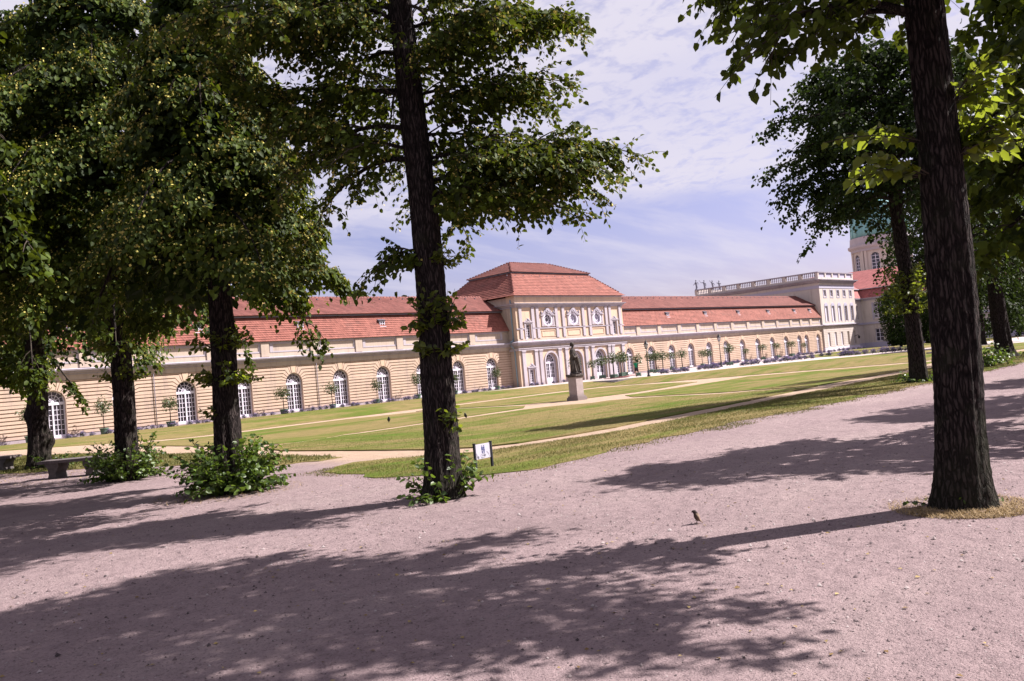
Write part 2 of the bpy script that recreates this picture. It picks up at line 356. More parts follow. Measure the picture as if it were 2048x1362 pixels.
xs = np.concatenate([[-1500, -600, -200, -80, -40], np.arange(-20, 181, 1.), [200, 260, 400, 800, 1600]])
ys = np.concatenate([[-1500, -500, -150, -60], np.arange(-20, 93, 1.), [110, 160, 300, 700, 1600]])
X, Y = np.meshgrid(xs, ys); Zg = hgt(X, Y)
V = np.stack([X.ravel(), Y.ravel(), Zg.ravel()], 1); nx, ny = len(xs), len(ys)
I = (np.arange(ny-1)[:, None]*nx+np.arange(nx-1)[None]).ravel()
g = link('ground', np_mesh('ground', V, np.stack([I, I+1, I+nx+1, I+nx], 1)), 'gravel', None, True)
tag(g, 'pinkish gravel of the tree alley and sandy paths between the lawns', None, kind='structure')

def clip(poly, a, b, c):            # keep a*x+b*y<=c
    out = []
    for i, p in enumerate(poly):
        q = poly[(i+1) % len(poly)]; dp = a*p[0]+b*p[1]-c; dq = a*q[0]+b*q[1]-c
        if dp <= 0: out.append(p)
        if (dp < 0 < dq) or (dq < 0 < dp):
            t = dp/(dp-dq); out.append((p[0]+(q[0]-p[0])*t, p[1]+(q[1]-p[1])*t))
    return out
def area(p): return sum(p[i][0]*p[(i+1) % len(p)][1]-p[(i+1) % len(p)][0]*p[i][1] for i in range(len(p)))/2
def smooth_poly(P, seed=0, amp=.06, step=.45):
    rg = random.Random(seed); out = []
    for i, p in enumerate(P):
        q = P[(i+1) % len(P)]; d = math.hypot(q[0]-p[0], q[1]-p[1]); n = max(1, int(d/step))
        n = min(n, 60)
        for k in range(n):
            t = k/n; out.append((p[0]+(q[0]-p[0])*t+rg.uniform(-amp, amp), p[1]+(q[1]-p[1])*t+rg.uniform(-amp, amp)))
    return out
def sheet(name, P, mat, off=.035, label=None, jit=.05, seed=0, cell=1.0):
    P = smooth_poly(P, seed, jit)
    if area(P) < 0: P = P[::-1]
    x0 = math.floor(min(p[0] for p in P)); x1 = math.ceil(max(p[0] for p in P)); y0 = math.floor(min(p[1] for p in P)); y1 = math.ceil(max(p[1] for p in P))
    vs = []; fs = []; idx = {}
    def vid(p):
        k = (round(p[0], 4), round(p[1], 4))
        if k not in idx: idx[k] = len(vs); vs.append(k)
        return idx[k]
    for i in range(int((x1-x0)/cell)):
        cx = x0+i*cell; cp = clip(clip(P, -1, 0, -cx), 1, 0, cx+cell)
        if len(cp) < 3: continue
        for j in range(int((y1-y0)/cell)):
            cyy = y0+j*cell; q = clip(clip(cp, 0, -1, -cyy), 0, 1, cyy+cell)
            if len(q) < 3 or abs(area(q)) < 1e-4: continue
            f = []
            for p in q:
                k = vid(p)
                if not f or (f[-1] != k and f[0] != k): f.append(k)
            if len(f) >= 3: fs.append(tuple(f))
    A = np.array(vs); Z = hgt(A[:, 0], A[:, 1])+off
    me = bpy.data.meshes.new(name); V = [(a[0], a[1], z) for a, z in zip(vs, Z)]
    # skirt down to the ground along the outline
    ed = {}
    for f in fs:
        for a, b in zip(f, f[1:]+f[:1]): ed[(a, b)] = ed.get((a, b), 0)+1
    n0 = len(V); low = {}
    for (a, b) in list(ed):
        if (b, a) not in ed:
            for k in (a, b):
                if k not in low: low[k] = len(V); V.append((V[k][0], V[k][1], V[k][2]-off-.05))
            fs.append((a, low[a], low[b], b))
    me.from_pydata(V, [], fs); me.update()
    o = link(name, me, mat); tag(o, label, kind='structure'); return o, P
LAWN = dict(
S=[(15.18, 27.13), (18.49, 29.67), (22.24, 32.72), (27.44, 33.07), (34.48, 33.32), (36.17, 33.04), (37.37, 32.14), (37.92, 30.98), (39.6, 31.0), (40.44, 29.84), (40.9, 27.86), (40.39, 23.97), (40.22, 21.75), (37.01, 17.8), (36.44, 16.76), (31.45, 16.05), (27.25, 15.4), (24.39, 15.2), (21.39, 14.95), (18.66, 14.5), (17.12, 14.6), (15.59, 15.17), (14.9, 16.33), (14.22, 17.22), (13.91, 20.65), (13.73, 23.55)],
W=[(25.58, 48.39), (32.73, 48.3), (37.13, 45.97), (38.7, 43.65), (38.56, 38.93), (38.47, 36.89), (36.41, 35.08), (28.67, 34.54), (23.14, 34.04), (16.98, 29.38), (15.8, 33), (16.5, 41.63), (19.1, 46.69), (22, 48.4)],
N=[(38.2, 47.0), (41, 48.3), (50.23, 48.4), (55.81, 47.86), (59.38, 47.25), (60.74, 44.94), (60.25, 39.82), (59.2, 37.3), (52.53, 35.87), (48.25, 35.35), (46.0, 35.62), (43.57, 36.0), (41.86, 36.44), (40.5, 38.14), (40.0, 40.59), (39.8, 44.5)],
E=[(44.63, 33.29), (46.27, 33.07), (49.43, 33.49), (57.06, 34.0), (63.65, 35.0), (64.88, 32.79), (67.48, 28.07), (69.34, 24.08), (67.04, 21.5), (49.55, 17.24), (37.6, 17.1), (39.12, 18.8), (42.37, 23.02), (42.22, 25.05), (42.35, 28.84), (42.25, 30.96)],
V=[(9.76, 15.29), (10.98, 16.04), (11.98, 16.08), (12.62, 15.21), (13.54, 14.68), (14.41, 14.03), (15.74, 13.8), (17.01, 13.3), (19.22, 13.34), (21.93, 13.66), (25.36, 13.9), (31.83, 14.3), (45.61, 15.3), (60, 15.9), (72, 15.6), (92.16, 15.31), (92, 10.4), (62.43, 10.41), (44.86, 10.3), (36.2, 10.1), (30.32, 10.11), (24.22, 10.25), (19.09, 10.5), (14.84, 10.5), (10.91, 10.1), (10.01, 10.3), (9.51, 10.99), (9.48, 12.63)],
G=[(6.3, 34), (7.3, 29.5), (9.09, 25.81), (9.8, 23.7), (9.95, 20.3), (10.32, 17.93), (11.3, 17.76), (12.08, 17.85), (12.32, 18.87), (12.36, 21.43), (12.53, 25.33), (12.39, 29.88), (12, 36), (10, 44), (6, 46)])
LB = dict(S='front lawn between the alley and the statue', W='lawn left of the statue with dry patches', N='lawn between the statue and the sandy path below the orangery', E='lawn right of the statue reaching the curved bank',
          V='rough grass verge along the gravel alley around the toilet sign', G='grass strip behind the benches')
OUT = {}
for k in 'SWNE':          # the sandy paths between the lawns are narrow
    c = np.mean(LAWN[k], 0); LAWN[k] = [(p[0]+.14*(p[0]-c[0])/math.hypot(p[0]-c[0], p[1]-c[1]), p[1]+.14*(p[1]-c[1])/math.hypot(p[0]-c[0], p[1]-c[1])) for p in LAWN[k]]
for i, (k, P) in enumerate(LAWN.items()):
    o, OUT[k] = sheet('lawn', P, 'verge_grass' if k in 'VG' else 'lawn_grass', .012 if k in 'VG' else .035, LB[k], .22 if k in 'VG' else .05, i)
# the bank that climbs from the parterre to the terrace
bank = [(-20, 50.6), (20, 50.6), (40, 50.5), (58, 50.5)]+[(float(f2(y))+.4, y) for y in (49.5, 46, 42, 38, 33, 28, 24, 20, 16.6)]+[(93, 16.6), (98, 22), (97, 30), (93, 37), (86, 42.5), (80, 46), (73.5, 47.5), (70.6, 50.2), (68.7, 53.6), (66.4, 56.2), (62, 58.6), (57, 61.6), (-20, 61.9)]
sheet('bank', bank, 'bank_grass', .035, 'mown grass bank climbing from the parterre to the orangery terrace', .04, 9)
terr = [(57.05, 61.65), (62.05, 58.65), (66.5, 56.25), (68.8, 53.65), (70.7, 50.25), (73.6, 47.55), (80.1, 46.05), (86.1, 42.55), (93.1, 37.05), (97.1, 30.05), (98.1, 22), (96, 17), (160, 17), (175, 30), (175, 64), (57, 64)]
sheet('terrace', terr, 'terrace_gravel', .015, 'pale gravel terrace along the orangery', 0, 5, 2.0)
sheet('lawn', [(100, 41), (118, 33), (150, 33), (158, 50), (157, 61.2), (146, 61.4), (118, 57.2), (104, 49)], 'bank_grass', .05, 'small lawn between lavender borders before the palace', .05, 11, 2.0)
sheet('lawn', [(6, 62.0), (57, 61.75), (64, 61.9), (64, 63.9), (6, 63.9)], 'bank_grass', .03, 'narrow planted border along the foot of the orangery', .03, 12, 2.0)

# ------------------------------------------------------------------ the orangery
DW, YW, YP = 64.62, 64.29, 62.95          # window plane, wing wall, pavilion front
XL, XR = 65.8, 84.9                       # pavilion ends
ZB = -.55                                 # foot of all walls
OW, ZS = .825, 2.40                       # opening half width, springing
ora = empty('orangery', (75, 64, 0)); tag(ora, 'long low yellow orangery with arched windows, red mansard roof and raised centre', 'building')
class PB(MB):                              # builder in world coordinates whose part hangs under a thing at its base
    def build(s, name, mat, parent=None, smooth=False, kind=None, top=None):
        t = top or parent
        org = t.matrix_world_loc if hasattr(t, 'matrix_world_loc') else BASE.get(t.name, (0, 0, 0))
        s.v = [(v[0]-org[0], v[1]-org[1], v[2]-org[2]) for v in s.v]
        return MB.build(s, name, mat, parent, smooth, kind)
BASE = {'orangery': (75, 64, 0)}
def off(o, x, y, z, b=(75, 64, 0)): o.location = (x-b[0], y-b[1], z-b[2]); return o

WL = [19.86+4.77*n for n in range(-2, 10)]
WR = [87.43+4.77*m for m in range(11)]+[137.85, 142.45]
def opening_halves(mb, x0, x1, cx, w, zb, zs, zt, y0, y1, arch=True, sill=None):
    """wall from x0 to x1 round one opening, as two prisms joined over the crown"""
    sl = sill if sill is not None else zb
    n = 10
    left = [(x0, zb), (cx-w, zb)]; right = [(x1, zt), (cx, zt)]
    if arch:
        la = arc(cx, zs, w, 180, 90, n); ra = arc(cx, zs, w, 90, 0, n)
    else:
        la = [(cx-w, zs), (cx, zs)]; ra = [(cx, zs), (cx+w, zs)]
    if sl > zb:
        mb.prism([(cx-w, zb), (cx+w, zb), (cx+w, sl), (cx-w, sl)], y0, y1)
    mb.prism([(x0, zb), (cx-w, zb)]+la+[(cx, zt), (x0, zt)], y0, y1)
    mb.prism([(cx, zt)]+ra+[(cx+w, zb), (x1, zb), (x1, zt)], y0, y1)
ZSILL = -.12
def wing(centres, xa, xb):
    w = PB(); bl = PB(); ks = PB(); G = .036; CH = .265
    TH = [0, 12.2, 25, 38.5, 53, 69, 77]
    mids = [xa]+[(a+b)/2 for a, b in zip(centres, centres[1:])]+[xb]
    for i, c in enumerate(centres):
        opening_halves(w, mids[i], mids[i+1], c, OW, ZB, ZS, 4.3, YW, YW+.5, True, ZSILL)
        ks.prism([(c+(OW+.0)*math.cos(R(a)), ZS+OW*math.sin(R(a))) for a in (102, 96, 90, 84, 78)]+[(c+.27, 3.84), (c-.27, 3.84)], YW-.11, YW+.05)
    def end(c, side, j, up):   # the arch-side end of course j; side +1: opening lies left of the course
        r = OW; g = math.degrees(G/r)*.8; hh = []
        t0, t1 = TH[j], TH[j+1]; t0 += g if j else 0; t1 -= g
        z0 = CH*j; z1 = CH*(j+1)
        pts = []
        if j: k0 = z0/math.sin(R(TH[j])); pts.append((k0*math.cos(R(TH[j])), z0+G))
        n = 4
        pts += [(r*math.cos(R(t0+(t1-t0)*q/n)), r*math.sin(R(t0+(t1-t0)*q/n))) for q in range(n+1)]
        if j < 5: k1 = z1/math.sin(R(TH[j+1])); pts.append((k1*math.cos(R(TH[j+1])), z1-G))
        else: pts.append((.33, 3.84-ZS))
        pts = [(c+side*x, ZS+z) for x, z in pts]
        return pts if up else pts[::-1]
    spans = [(xa, None, centres[0])]+[(None, a, b) for a, b in zip(centres, centres[1:])]+[(xb, centres[-1], None)]
    for xe, ca, cb in spans:
        nlow = 9
        for k in range(nlow):     # courses below the springing
            z1 = ZS-CH*k-G; z0 = ZS-CH*(k+1)+G
            x0 = xe if ca is None else ca+OW; x1 = xe if cb is None else cb-OW
            if x1-x0 > .1: bl.prism([(x0, z0), (x1, z0), (x1, z1), (x0, z1)], YW-.09, YW+.05)
        for j in range(6):
            top = 3.84 if j == 5 else ZS+CH*(j+1)-G
            bot = ZS+CH*j+G
            L_ = end(ca, 1, j, False) if ca is not None else [(xe, top), (xe, bot)]    # runs top -> bottom
            R_ = end(cb, -1, j, True) if cb is not None else [(xe, bot), (xe, top)]
            P = L_+R_
            bl.prism(P, YW-.09, YW+.05)
    w.build('wall', 'plaster_joint', ora)
    bl.build('course_blocks', 'plaster_yellow', ora, kind='stuff'); ks.build('keystones', 'plaster_peach', ora, kind='stuff')
    for i in range(len(mids)-1):   # plinth in pieces between the openings
        a = mids[i]; b = mids[i+1]; c = centres[i]
        for p, q in ((a, c-OW-.04), (c+OW+.04, b)): m2 = PB(); m2.box(p+.002, q-.002, YW-.15, YW+.01, ZB+.01, .0); m2.build('plinth', 'stone_grey', ora)
    m = PB()
    m.closed_x([(YW+.1, 3.86), (YW-.14, 3.86), (YW-.14, 4.22), (YW+.1, 4.22)], xa, xb); m.build('frieze', 'plaster_attic', ora)
    m = PB(); m.closed_x([(YW+.4, 4.22), (YW-.16, 4.22), (YW-.2, 4.32), (YW-.34, 4.36), (YW-.38, 4.46), (YW-.52, 4.50), (YW-.55, 4.60), (YW-.5, 4.63), (YW+.4, 4.72)], xa, xb)
    m.build('cornice', 'stone_grey', ora)
    # attic storey
    m = PB(); m.box(xa, xb, YW+.06, YW+.55, 4.6, 6.05); m.build('attic_wall', 'plaster_attic', ora)
    m = PB(); m.box(xa, xb, YW-.04, YW+.07, 4.66, 5.0); m.build('blocking_course', 'plaster_attic', ora)
    m = PB(); m.box(xa, xb, YW-.03, YW+.07, 5.86, 6.04); m.build('attic_band', 'plaster_white', ora)
    return mids
def attic(centres, xa, xb):
    mids = [xa]+[(a+b)/2 for a, b in zip(centres, centres[1:])]+[xb]
    for i, c in enumerate(centres):
        if i and mids[i] > 9:
            m = PB(); x = mids[i]; m.box(x-.5, x+.25, YW-.12, YW+.06, 4.70, 5.9); m.build('attic_pier', 'plaster_attic', ora)
        a, b = max(mids[i]+.65, c-1.72), min(mids[i+1]-.65, c+1.72)
        m = PB()
        for p, q, s, t in ((a-.3, b+.3, 5.04, 5.17), (a-.3, b+.3, 5.76, 5.855), (a-.3, a, 5.172, 5.758), (b, b+.3, 5.172, 5.758)): m.box(p, q, YW-.02, YW+.062, s, t)
        f = m.build('attic_panel_frame', 'plaster_white', ora)
        m = PB(); m.box(a+.003, b-.003, YW+.03, YW+.061, 5.173, 5.757); m.build('attic_panel', 'plaster_attic', f, top=ora)
XA = 5.5; XE = 144.22
mL = wing(WL, XA, XL); mR = wing(WR, XR, XE); attic(WL, XA, XL); attic(WR, XR, XE)

def arched_window(w, zs, zb, mullion=.1, hp=6, vp=3, kick=.2, big=False):
    """french window with fanlight, origin at the middle of its foot, front face at y=0; heights from zb"""
    m = MB(); H = zs-zb; r = w
    fo = .085
    def bar(x0, x1, z0, z1, y0=-.03, y1=.05): m.box(x0, x1, y0, y1, z0, z1)
    tr = H-.22                                       # underside of the transom
    bar(-r, -r+fo, 0, tr+.003); bar(r-fo, r, 0, tr+.003); bar(-r, r, tr, tr+.2, -.06, .05)
    bar(-mullion/2, mullion/2, kick, tr-.002, -.055, .05); bar(-r+fo+.002, r-fo-.002, 0, kick, -.04, .05)
    # arch ring above the transom
    zz = tr+.2; P = []
    oa = arc(0, H, r, 0, 180, 16); ia = arc(0, H, r-fo, 0, 180, 16)
    for k in range(16): m.prism([ia[k], oa[k], oa[k+1], ia[k+1]], -.03, .05)
    bar(-r, -r+fo, zz+.002, H-.001); bar(r-fo, r, zz+.002, H-.001)
    fs = zz+.0; R0 = r-fo
    for rr in (.36, .68):
        aa = arc(0, fs, rr*R0+.018, 0, 180, 12); bb = arc(0, fs, rr*R0-.018, 0, 180, 12)
        for k in range(12): m.prism([bb[k], aa[k], aa[k+1], bb[k+1]], -.015, .03)
    for a in range(1, 6):
        th = PI*a/6; d = (math.cos(th), math.sin(th)); nrm = (-d[1], d[0]); w2 = .017
        l = R0+ (H-fs)*math.sin(th)
        m.prism([(d[0]*.02-nrm[0]*w2, fs+d[1]*.02-nrm[1]*w2), (d[0]*l-nrm[0]*w2, fs+d[1]*l-nrm[1]*w2), (d[0]*l+nrm[0]*w2, fs+d[1]*l+nrm[1]*w2), (d[0]*.02+nrm[0]*w2, fs+d[1]*.02+nrm[1]*w2)], -.012, .028)
    m.ball((0, -.01, fs), (.09, .05, .12), 8, 6)
    for s in (-1, 1):
        a = mullion/2; b = r-fo
        for k in range(1, vp): x = s*(a+(b-a)*k/vp); m.box(x-.017, x+.017, -.012, .028, kick, tr-.003)
        for k in range(1, hp): z = kick+(tr-kick)*k/hp; x0, x1 = sorted((s*a, s*b)); m.box(x0, x1, -.016, .024, z-.017, z+.017)
    fr = m.mesh('arched_window')
    gm = MB(); gm.prism([(-r+.01, .01), (r-.01, .01)]+arc(0, H, r-.01, 0, 180, 18), .035, .06)
    return fr, gm.mesh('glass')
def put_window(name, fr, gl, x, y, z, base, parent, label=None, mat='paint_window', glass='window_glass'):
    if not fr.materials: fr.materials.append(MATS[mat]); gl.materials.append(MATS[glass])
    o = bpy.data.objects.new(name, fr); COL.objects.link(o); o.parent = parent; o.location = (x-base[0], y-base[1], z-base[2])
    g = bpy.data.objects.new('glass', gl); COL.objects.link(g); g.parent = o
    if label: o['label'] = label
    return o
fr, gl = arched_window(OW-.024, ZS, ZSILL)
rgw = random.Random(5)
for x in WL+WR[:11]: put_window('arched_window', fr, gl, x, YW+.2, ZSILL+.005, BASE['orangery'], ora)
for x in WR[11:]: put_window('arched_window', fr, gl, x, YW+.2, ZSILL+.005, BASE['orangery'], ora)
for x in WL+WR:
    m = PB(); oo = arc(x, ZS, OW+.004, 0, 180, 16); ii = arc(x, ZS, OW-.022, 0, 180, 16)
    for q in range(16): m.prism([ii[q], oo[q], oo[q+1], ii[q+1]], YW-.088, YW+.3)
    m.box(x-OW-.004, x-OW+.022, YW-.088, YW+.3, ZSILL, ZS-.001); m.box(x+OW-.022, x+OW+.004, YW-.088, YW+.3, ZSILL, ZS-.001); m.build('reveal', 'plaster_yellow', ora)
m = PB()
for x in WL+WR: m.box(x-OW-.12, x+OW+.12, YW-.32, YW+.2, ZB+.02, ZSILL-.003)
m.build('door_sills', 'stone_grey', ora, kind='stuff')
# dark rooms behind the windows
m = PB(); m.box(XA+.2, XL-.3, DW+.12, DW+.3, ZB, 4.2); m.box(XR+.3, XE-.2, DW+.12, DW+.3, ZB, 4.2); m.build('inner_wall', 'lead_sheet', ora)

# wing roofs: stepped rows of tiles
def rows(m, p0, p1, n, x0, x1, lip=.045):
    d = np.array(p1)-np.array(p0); nr = np.array([-d[1], d[0]])/np.hypot(*d)
    if nr[1] < 0: nr = -nr
    pr = []
    for k in range(n):
        a = np.array(p0)+d*k/n; b = np.array(p0)+d*(k+1)/n
        pr += [tuple(a), tuple(a+nr*lip), tuple(b+nr*.004)]
    m.prof_x(pr, x0, x1)
def wing_roof(xa, xb):
    m = PB(); rows(m, (YW-.22, 5.98), (YW+.95, 8.12), 11, xa, xb); m.prof_x([(YW-.22, 5.98), (YW+.1, 5.98)], xa, xb); m.build('roof_lower_slope', 'roof_tile', ora)
    m = PB(); m.closed_x([(YW+.7, 8.1), (YW+1.3, 8.1), (YW+1.3, 8.26), (YW+.7, 8.26)], xa, xb); m.build('roof_break_gutter', 'lead_sheet', ora)
    m = PB(); rows(m, (YW+.55, 8.27), (YW+3.95, 10.2), 14, xa, xb, .03); m.prof_x([(YW+.55, 8.27), (YW+.72, 8.24)], xa, xb)
    m.prof_x([(YW+3.95, 10.2), (YW+7.3, 8.27), (YW+8.3, 6.0), (YW+8.3, ZB)], xa, xb); m.build('roof_upper_slope', 'roof_tile_old', ora)
    m = PB(); x = xa; r_ = random.Random(int(xa))
    while x < xb-.2:
        h = .10+r_.uniform(-.012, .012); m.closed_x([(YW+3.78, 10.12), (YW+3.95, 10.2+h), (YW+4.12, 10.12)], x, x+.30); x += .40
        m.closed_x([(YW+3.80, 10.10), (YW+3.95, 10.2+h*.45), (YW+4.10, 10.10)], x-.105, x-.001) if x < xb else None
    m.build('ridge_tiles', 'roof_tile_old', ora, kind='stuff')
wing_roof(XA, XL-.01); wing_roof(XR+.01, XE-.01)
m = PB()
for xa, xb in ((XA, XL), (XR, XE)):
    x = xa+1
    while x < xb:      # snow hooks just below the ridge
        m.box(x-.05, x+.05, YW+3.35, YW+3.5, 9.92, 10.02); x += 1.45
m.build('snow_hooks', 'lead_sheet', ora, kind='stuff')
def dormer(x):
    yb = YW+.45; z0 = 6.98; b = BASE['orangery']
    o = PB(); o.closed_x([(yb-.12, z0+.52), (yb-.16, z0+.60), (yb+.55, z0+.80), (yb+.55, z0+.70)], x-.40, x+.40); h = o.build('dormer', 'lead_sheet', ora)
    c = PB(); c.closed_x([(yb-.06, z0), (yb-.06, z0+.53), (yb+.5, z0+.68), (yb+.3, z0)], x-.32, x-.29); c.closed_x([(yb-.06, z0), (yb-.06, z0+.53), (yb+.5, z0+.68), (yb+.3, z0)], x+.29, x+.32); c.build('dormer_cheeks', 'lead_blue', h, top=ora)
    f = PB(); f.box(x-.36, x+.36, yb-.2, yb-.02, z0-.05, z0+.0)
    for a in (-.285, -.0225, .24): f.box(x+a, x+a+.045, yb-.08, yb-.03, z0+.003, z0+.5)
    for a in (.003, .24, .46): f.box(x-.283, x+.283, yb-.075, yb-.035, z0+a, z0+a+.042)
    f.build('dormer_window', 'paint_window', h, top=ora)
    gk = PB(); gk.box(x-.28, x+.28, yb-.028, yb-.015, z0+.01, z0+.5); gk.build('dormer_glass', 'window_glass', h, top=ora)
for x in (21.6, 31.0, 40.3, 49.2, 58.6, 97.5, 107.2, 116.7, 126.2, 135.4, 141.2): dormer(x)

# ---- the raised centre
CX = (XL+XR)/2
DOORS = [CX-7.75, CX+7.75]; ARCH = [CX-4.45, CX, CX+4.45]
cent = [DOORS[0]]+ARCH+[DOORS[1]]; lim = [XL]+[CX-6.1, CX-2.225, CX+2.225, CX+6.1]+[XR]
lo = PB()
for i, c in enumerate(cent):
    if c in DOORS: opening_halves(lo, lim[i], lim[i+1], c, .42, ZB, 1.62, 4.3, YP, YP+.6, False, -.2)
    else: opening_halves(lo, lim[i], lim[i+1], c, 1.0, ZB, 2.3, 4.3, YP, YP+.6, True, -.25)
lo.build('pavilion_wall', 'plaster_peach', ora)
# flanks and back of the centre
m = PB(); YBK = 75.25
for x0, x1 in ((XL, XL+.5), (XR-.5, XR)): m.box(x0, x1, YP+.602, YBK, ZB, 9.6)
m.box(XL+.5, XR-.5, YBK-.4, YBK, ZB, 9.6); m.build('pavilion_flank', 'plaster_attic', ora)
# upper storey with square-headed windows and round oculi
up = PB(); UZ0, UZ1 = 4.3, 8.9
def circle_bay(mb, x0, x1, cx, cz, r, z0, z1, y0, y1):
    n = 10; mb.prism([(x0, z0), (cx, z0)]+arc(cx, cz, r, 270, 90, n)[0:]+[(cx, z1), (x0, z1)], y0, y1)
    mb.prism([(cx, z1)]+arc(cx, cz, r, 90, -90, n)+[(cx, z0), (x1, z0), (x1, z1)], y0, y1)
for i, c in enumerate(cent):
    if c in DOORS: opening_halves(up, lim[i], lim[i+1], c, .41, UZ0, 6.58, UZ1, YP, YP+.6, False, 4.8)
    else: circle_bay(up, lim[i], lim[i+1], c, 7.0, .78, UZ0, UZ1, YP, YP+.6)
up.build('pavilion_upper_wall', 'plaster_peach', ora)
m = PB(); m.box(XL+.5, XR-.5, YP+.75, YP+.9, ZB, 9.5); m.build('inner_wall', 'lead_sheet', ora)
m = PB(); m.box(XL-.05, XR+.05, YP-.05, YP+1.2, 8.9, 9.72); m.build('pavilion_attic', 'plaster_peach', ora)
m = PB(); m.box(XL-.09, XR+.09, YP-.10, YP-.052, 9.55, 9.72); m.build('attic_band', 'plaster_white', ora)
def ringed(prof, x0, x1, y0, y1, name, mat):      # moulding run round the front and both flanks; prof (out, z)
    m = PB(); n = len(prof); c = [(x0, y1, -1, 0), (x0, y0, -1, -1), (x1, y0, 1, -1), (x1, y1, 1, 0)]
    vs = [(x+sx*o, y+sy*o, z) for x, y, sx, sy in c for o, z in prof]
    fs = [(k*n+i, k*n+(i+1) % n, (k+1)*n+(i+1) % n, (k+1)*n+i) for k in range(3) for i in range(n)]
    fs += [tuple(range(n)), tuple(range(4*n-1, 3*n-1, -1))]
    m.add(vs, fs); return m.build(name, mat, ora)
ringed([(-.2, 8.4), (.06, 8.4), (.1, 8.55), (.22, 8.6), (.26, 8.7), (.42, 8.75), (.45, 8.84), (-.2, 8.9)], XL, XR, YP, YBK, 'upper_cornice', 'stone_grey')
ringed([(-.2, 4.22), (.14, 4.22), (.18, 4.32), (.32, 4.36), (.36, 4.46), (.50, 4.50), (.54, 4.62), (.48, 4.66), (-.2, 4.78)], XL, XR, YP, YW+1, 'pavilion_cornice', 'stone_grey')
ringed([(-.2, 3.96), (.09, 3.96), (.09, 4.22), (-.2, 4.22)], XL, XR, YP, YW+1, 'pavilion_frieze', 'plaster_attic')
ringed([(-.2, 3.70), (.16, 3.70), (.16, 3.86), (.22, 3.88), (.22, 3.955), (-.2, 3.955)], XL, XR, YP, YW+1, 'architrave', 'plaster_white')
m = PB()
for a, b in ((XL-.06, CX-8.4), (CX-7.1, CX+7.1), (CX+8.4, XR+.06)): m.box(a, b, YP-.09, YP+.01, 6.02, 6.13)
m.build('string_course', 'stone_grey', ora)
m = PB(); m.box(XL-.02, XR+.02, YP-.06, YP+.01, 4.72, 4.98); m.build('blocking_course', 'plaster_attic', ora)
PIL = [-8.93, -6.93, -6.17, -2.98, -1.80, 1.80, 2.98, 6.17, 6.93, 8.93]
for p in PIL:
    x = CX+p; m = PB()
    m.box(x-.25, x+.25, YP-.14, YP+.01, -.12, 3.5); m.box(x-.29, x+.29, YP-.17, YP+.012, ZB, -.118); m.box(x-.27, x+.27, YP-.16, YP+.012, 3.44, 3.5)
    m.box(x-.31, x+.31, YP-.2, YP+.012, 3.56, 3.70); m.box(x-.255, x+.255, YP-.145, YP+.012, 3.503, 3.557); m.build('lower_pilaster', 'plaster_white', ora)
    m = PB(); m.box(x-.21, x+.21, YP-.12, YP+.01, 4.99, 6.015); m.box(x-.22, x+.22, YP-.13, YP+.01, 6.135, 8.28); m.box(x-.25, x+.25, YP-.15, YP+.012, 8.282, 8.398); m.build('upper_pilaster', 'plaster_white', ora)
def tri_arch_window():
    return arched_window(.86, 2.3, -.25, .12, 4, 3, .75)
fr2, gl2 = tri_arch_window()
for k, c in enumerate(ARCH):
    put_window('garden_door', fr2, gl2, c, YP+.38, -.24, BASE['orangery'], ora)
    m = PB(); o_ = arc(c, 2.3, 1.19, 0, 180, 22); i_ = arc(c, 2.3, 1.0, 0, 180, 22)
    for q in range(22): m.prism([i_[q], o_[q], o_[q+1], i_[q+1]], YP-.09, YP+.02)
    for s in (-1, 1): a, b = sorted((c+s*1.0, c+s*1.19)); m.box(a, b, YP-.09, YP+.02, ZB, 2.298)
    m.build('archivolt', 'plaster_white', ora)
    m = PB(); oo = arc(c, 2.3, 1.003, 0, 180, 20); ii = arc(c, 2.3, .86, 0, 180, 20)
    for q in range(20): m.prism([ii[q], oo[q], oo[q+1], ii[q+1]], YP+.2, YP+.45)
    for s in (-1, 1): a, b = sorted((c+s*.86, c+s*1.003)); m.box(a, b, YP+.2, YP+.45, -.25, 2.298)
    m.build('jamb', 'plaster_white', ora)
    m = PB(); m.box(c-1.1, c+1.1, YP-.35, YP+.7, ZB, -.253); m.build('threshold', 'stone_grey', ora)
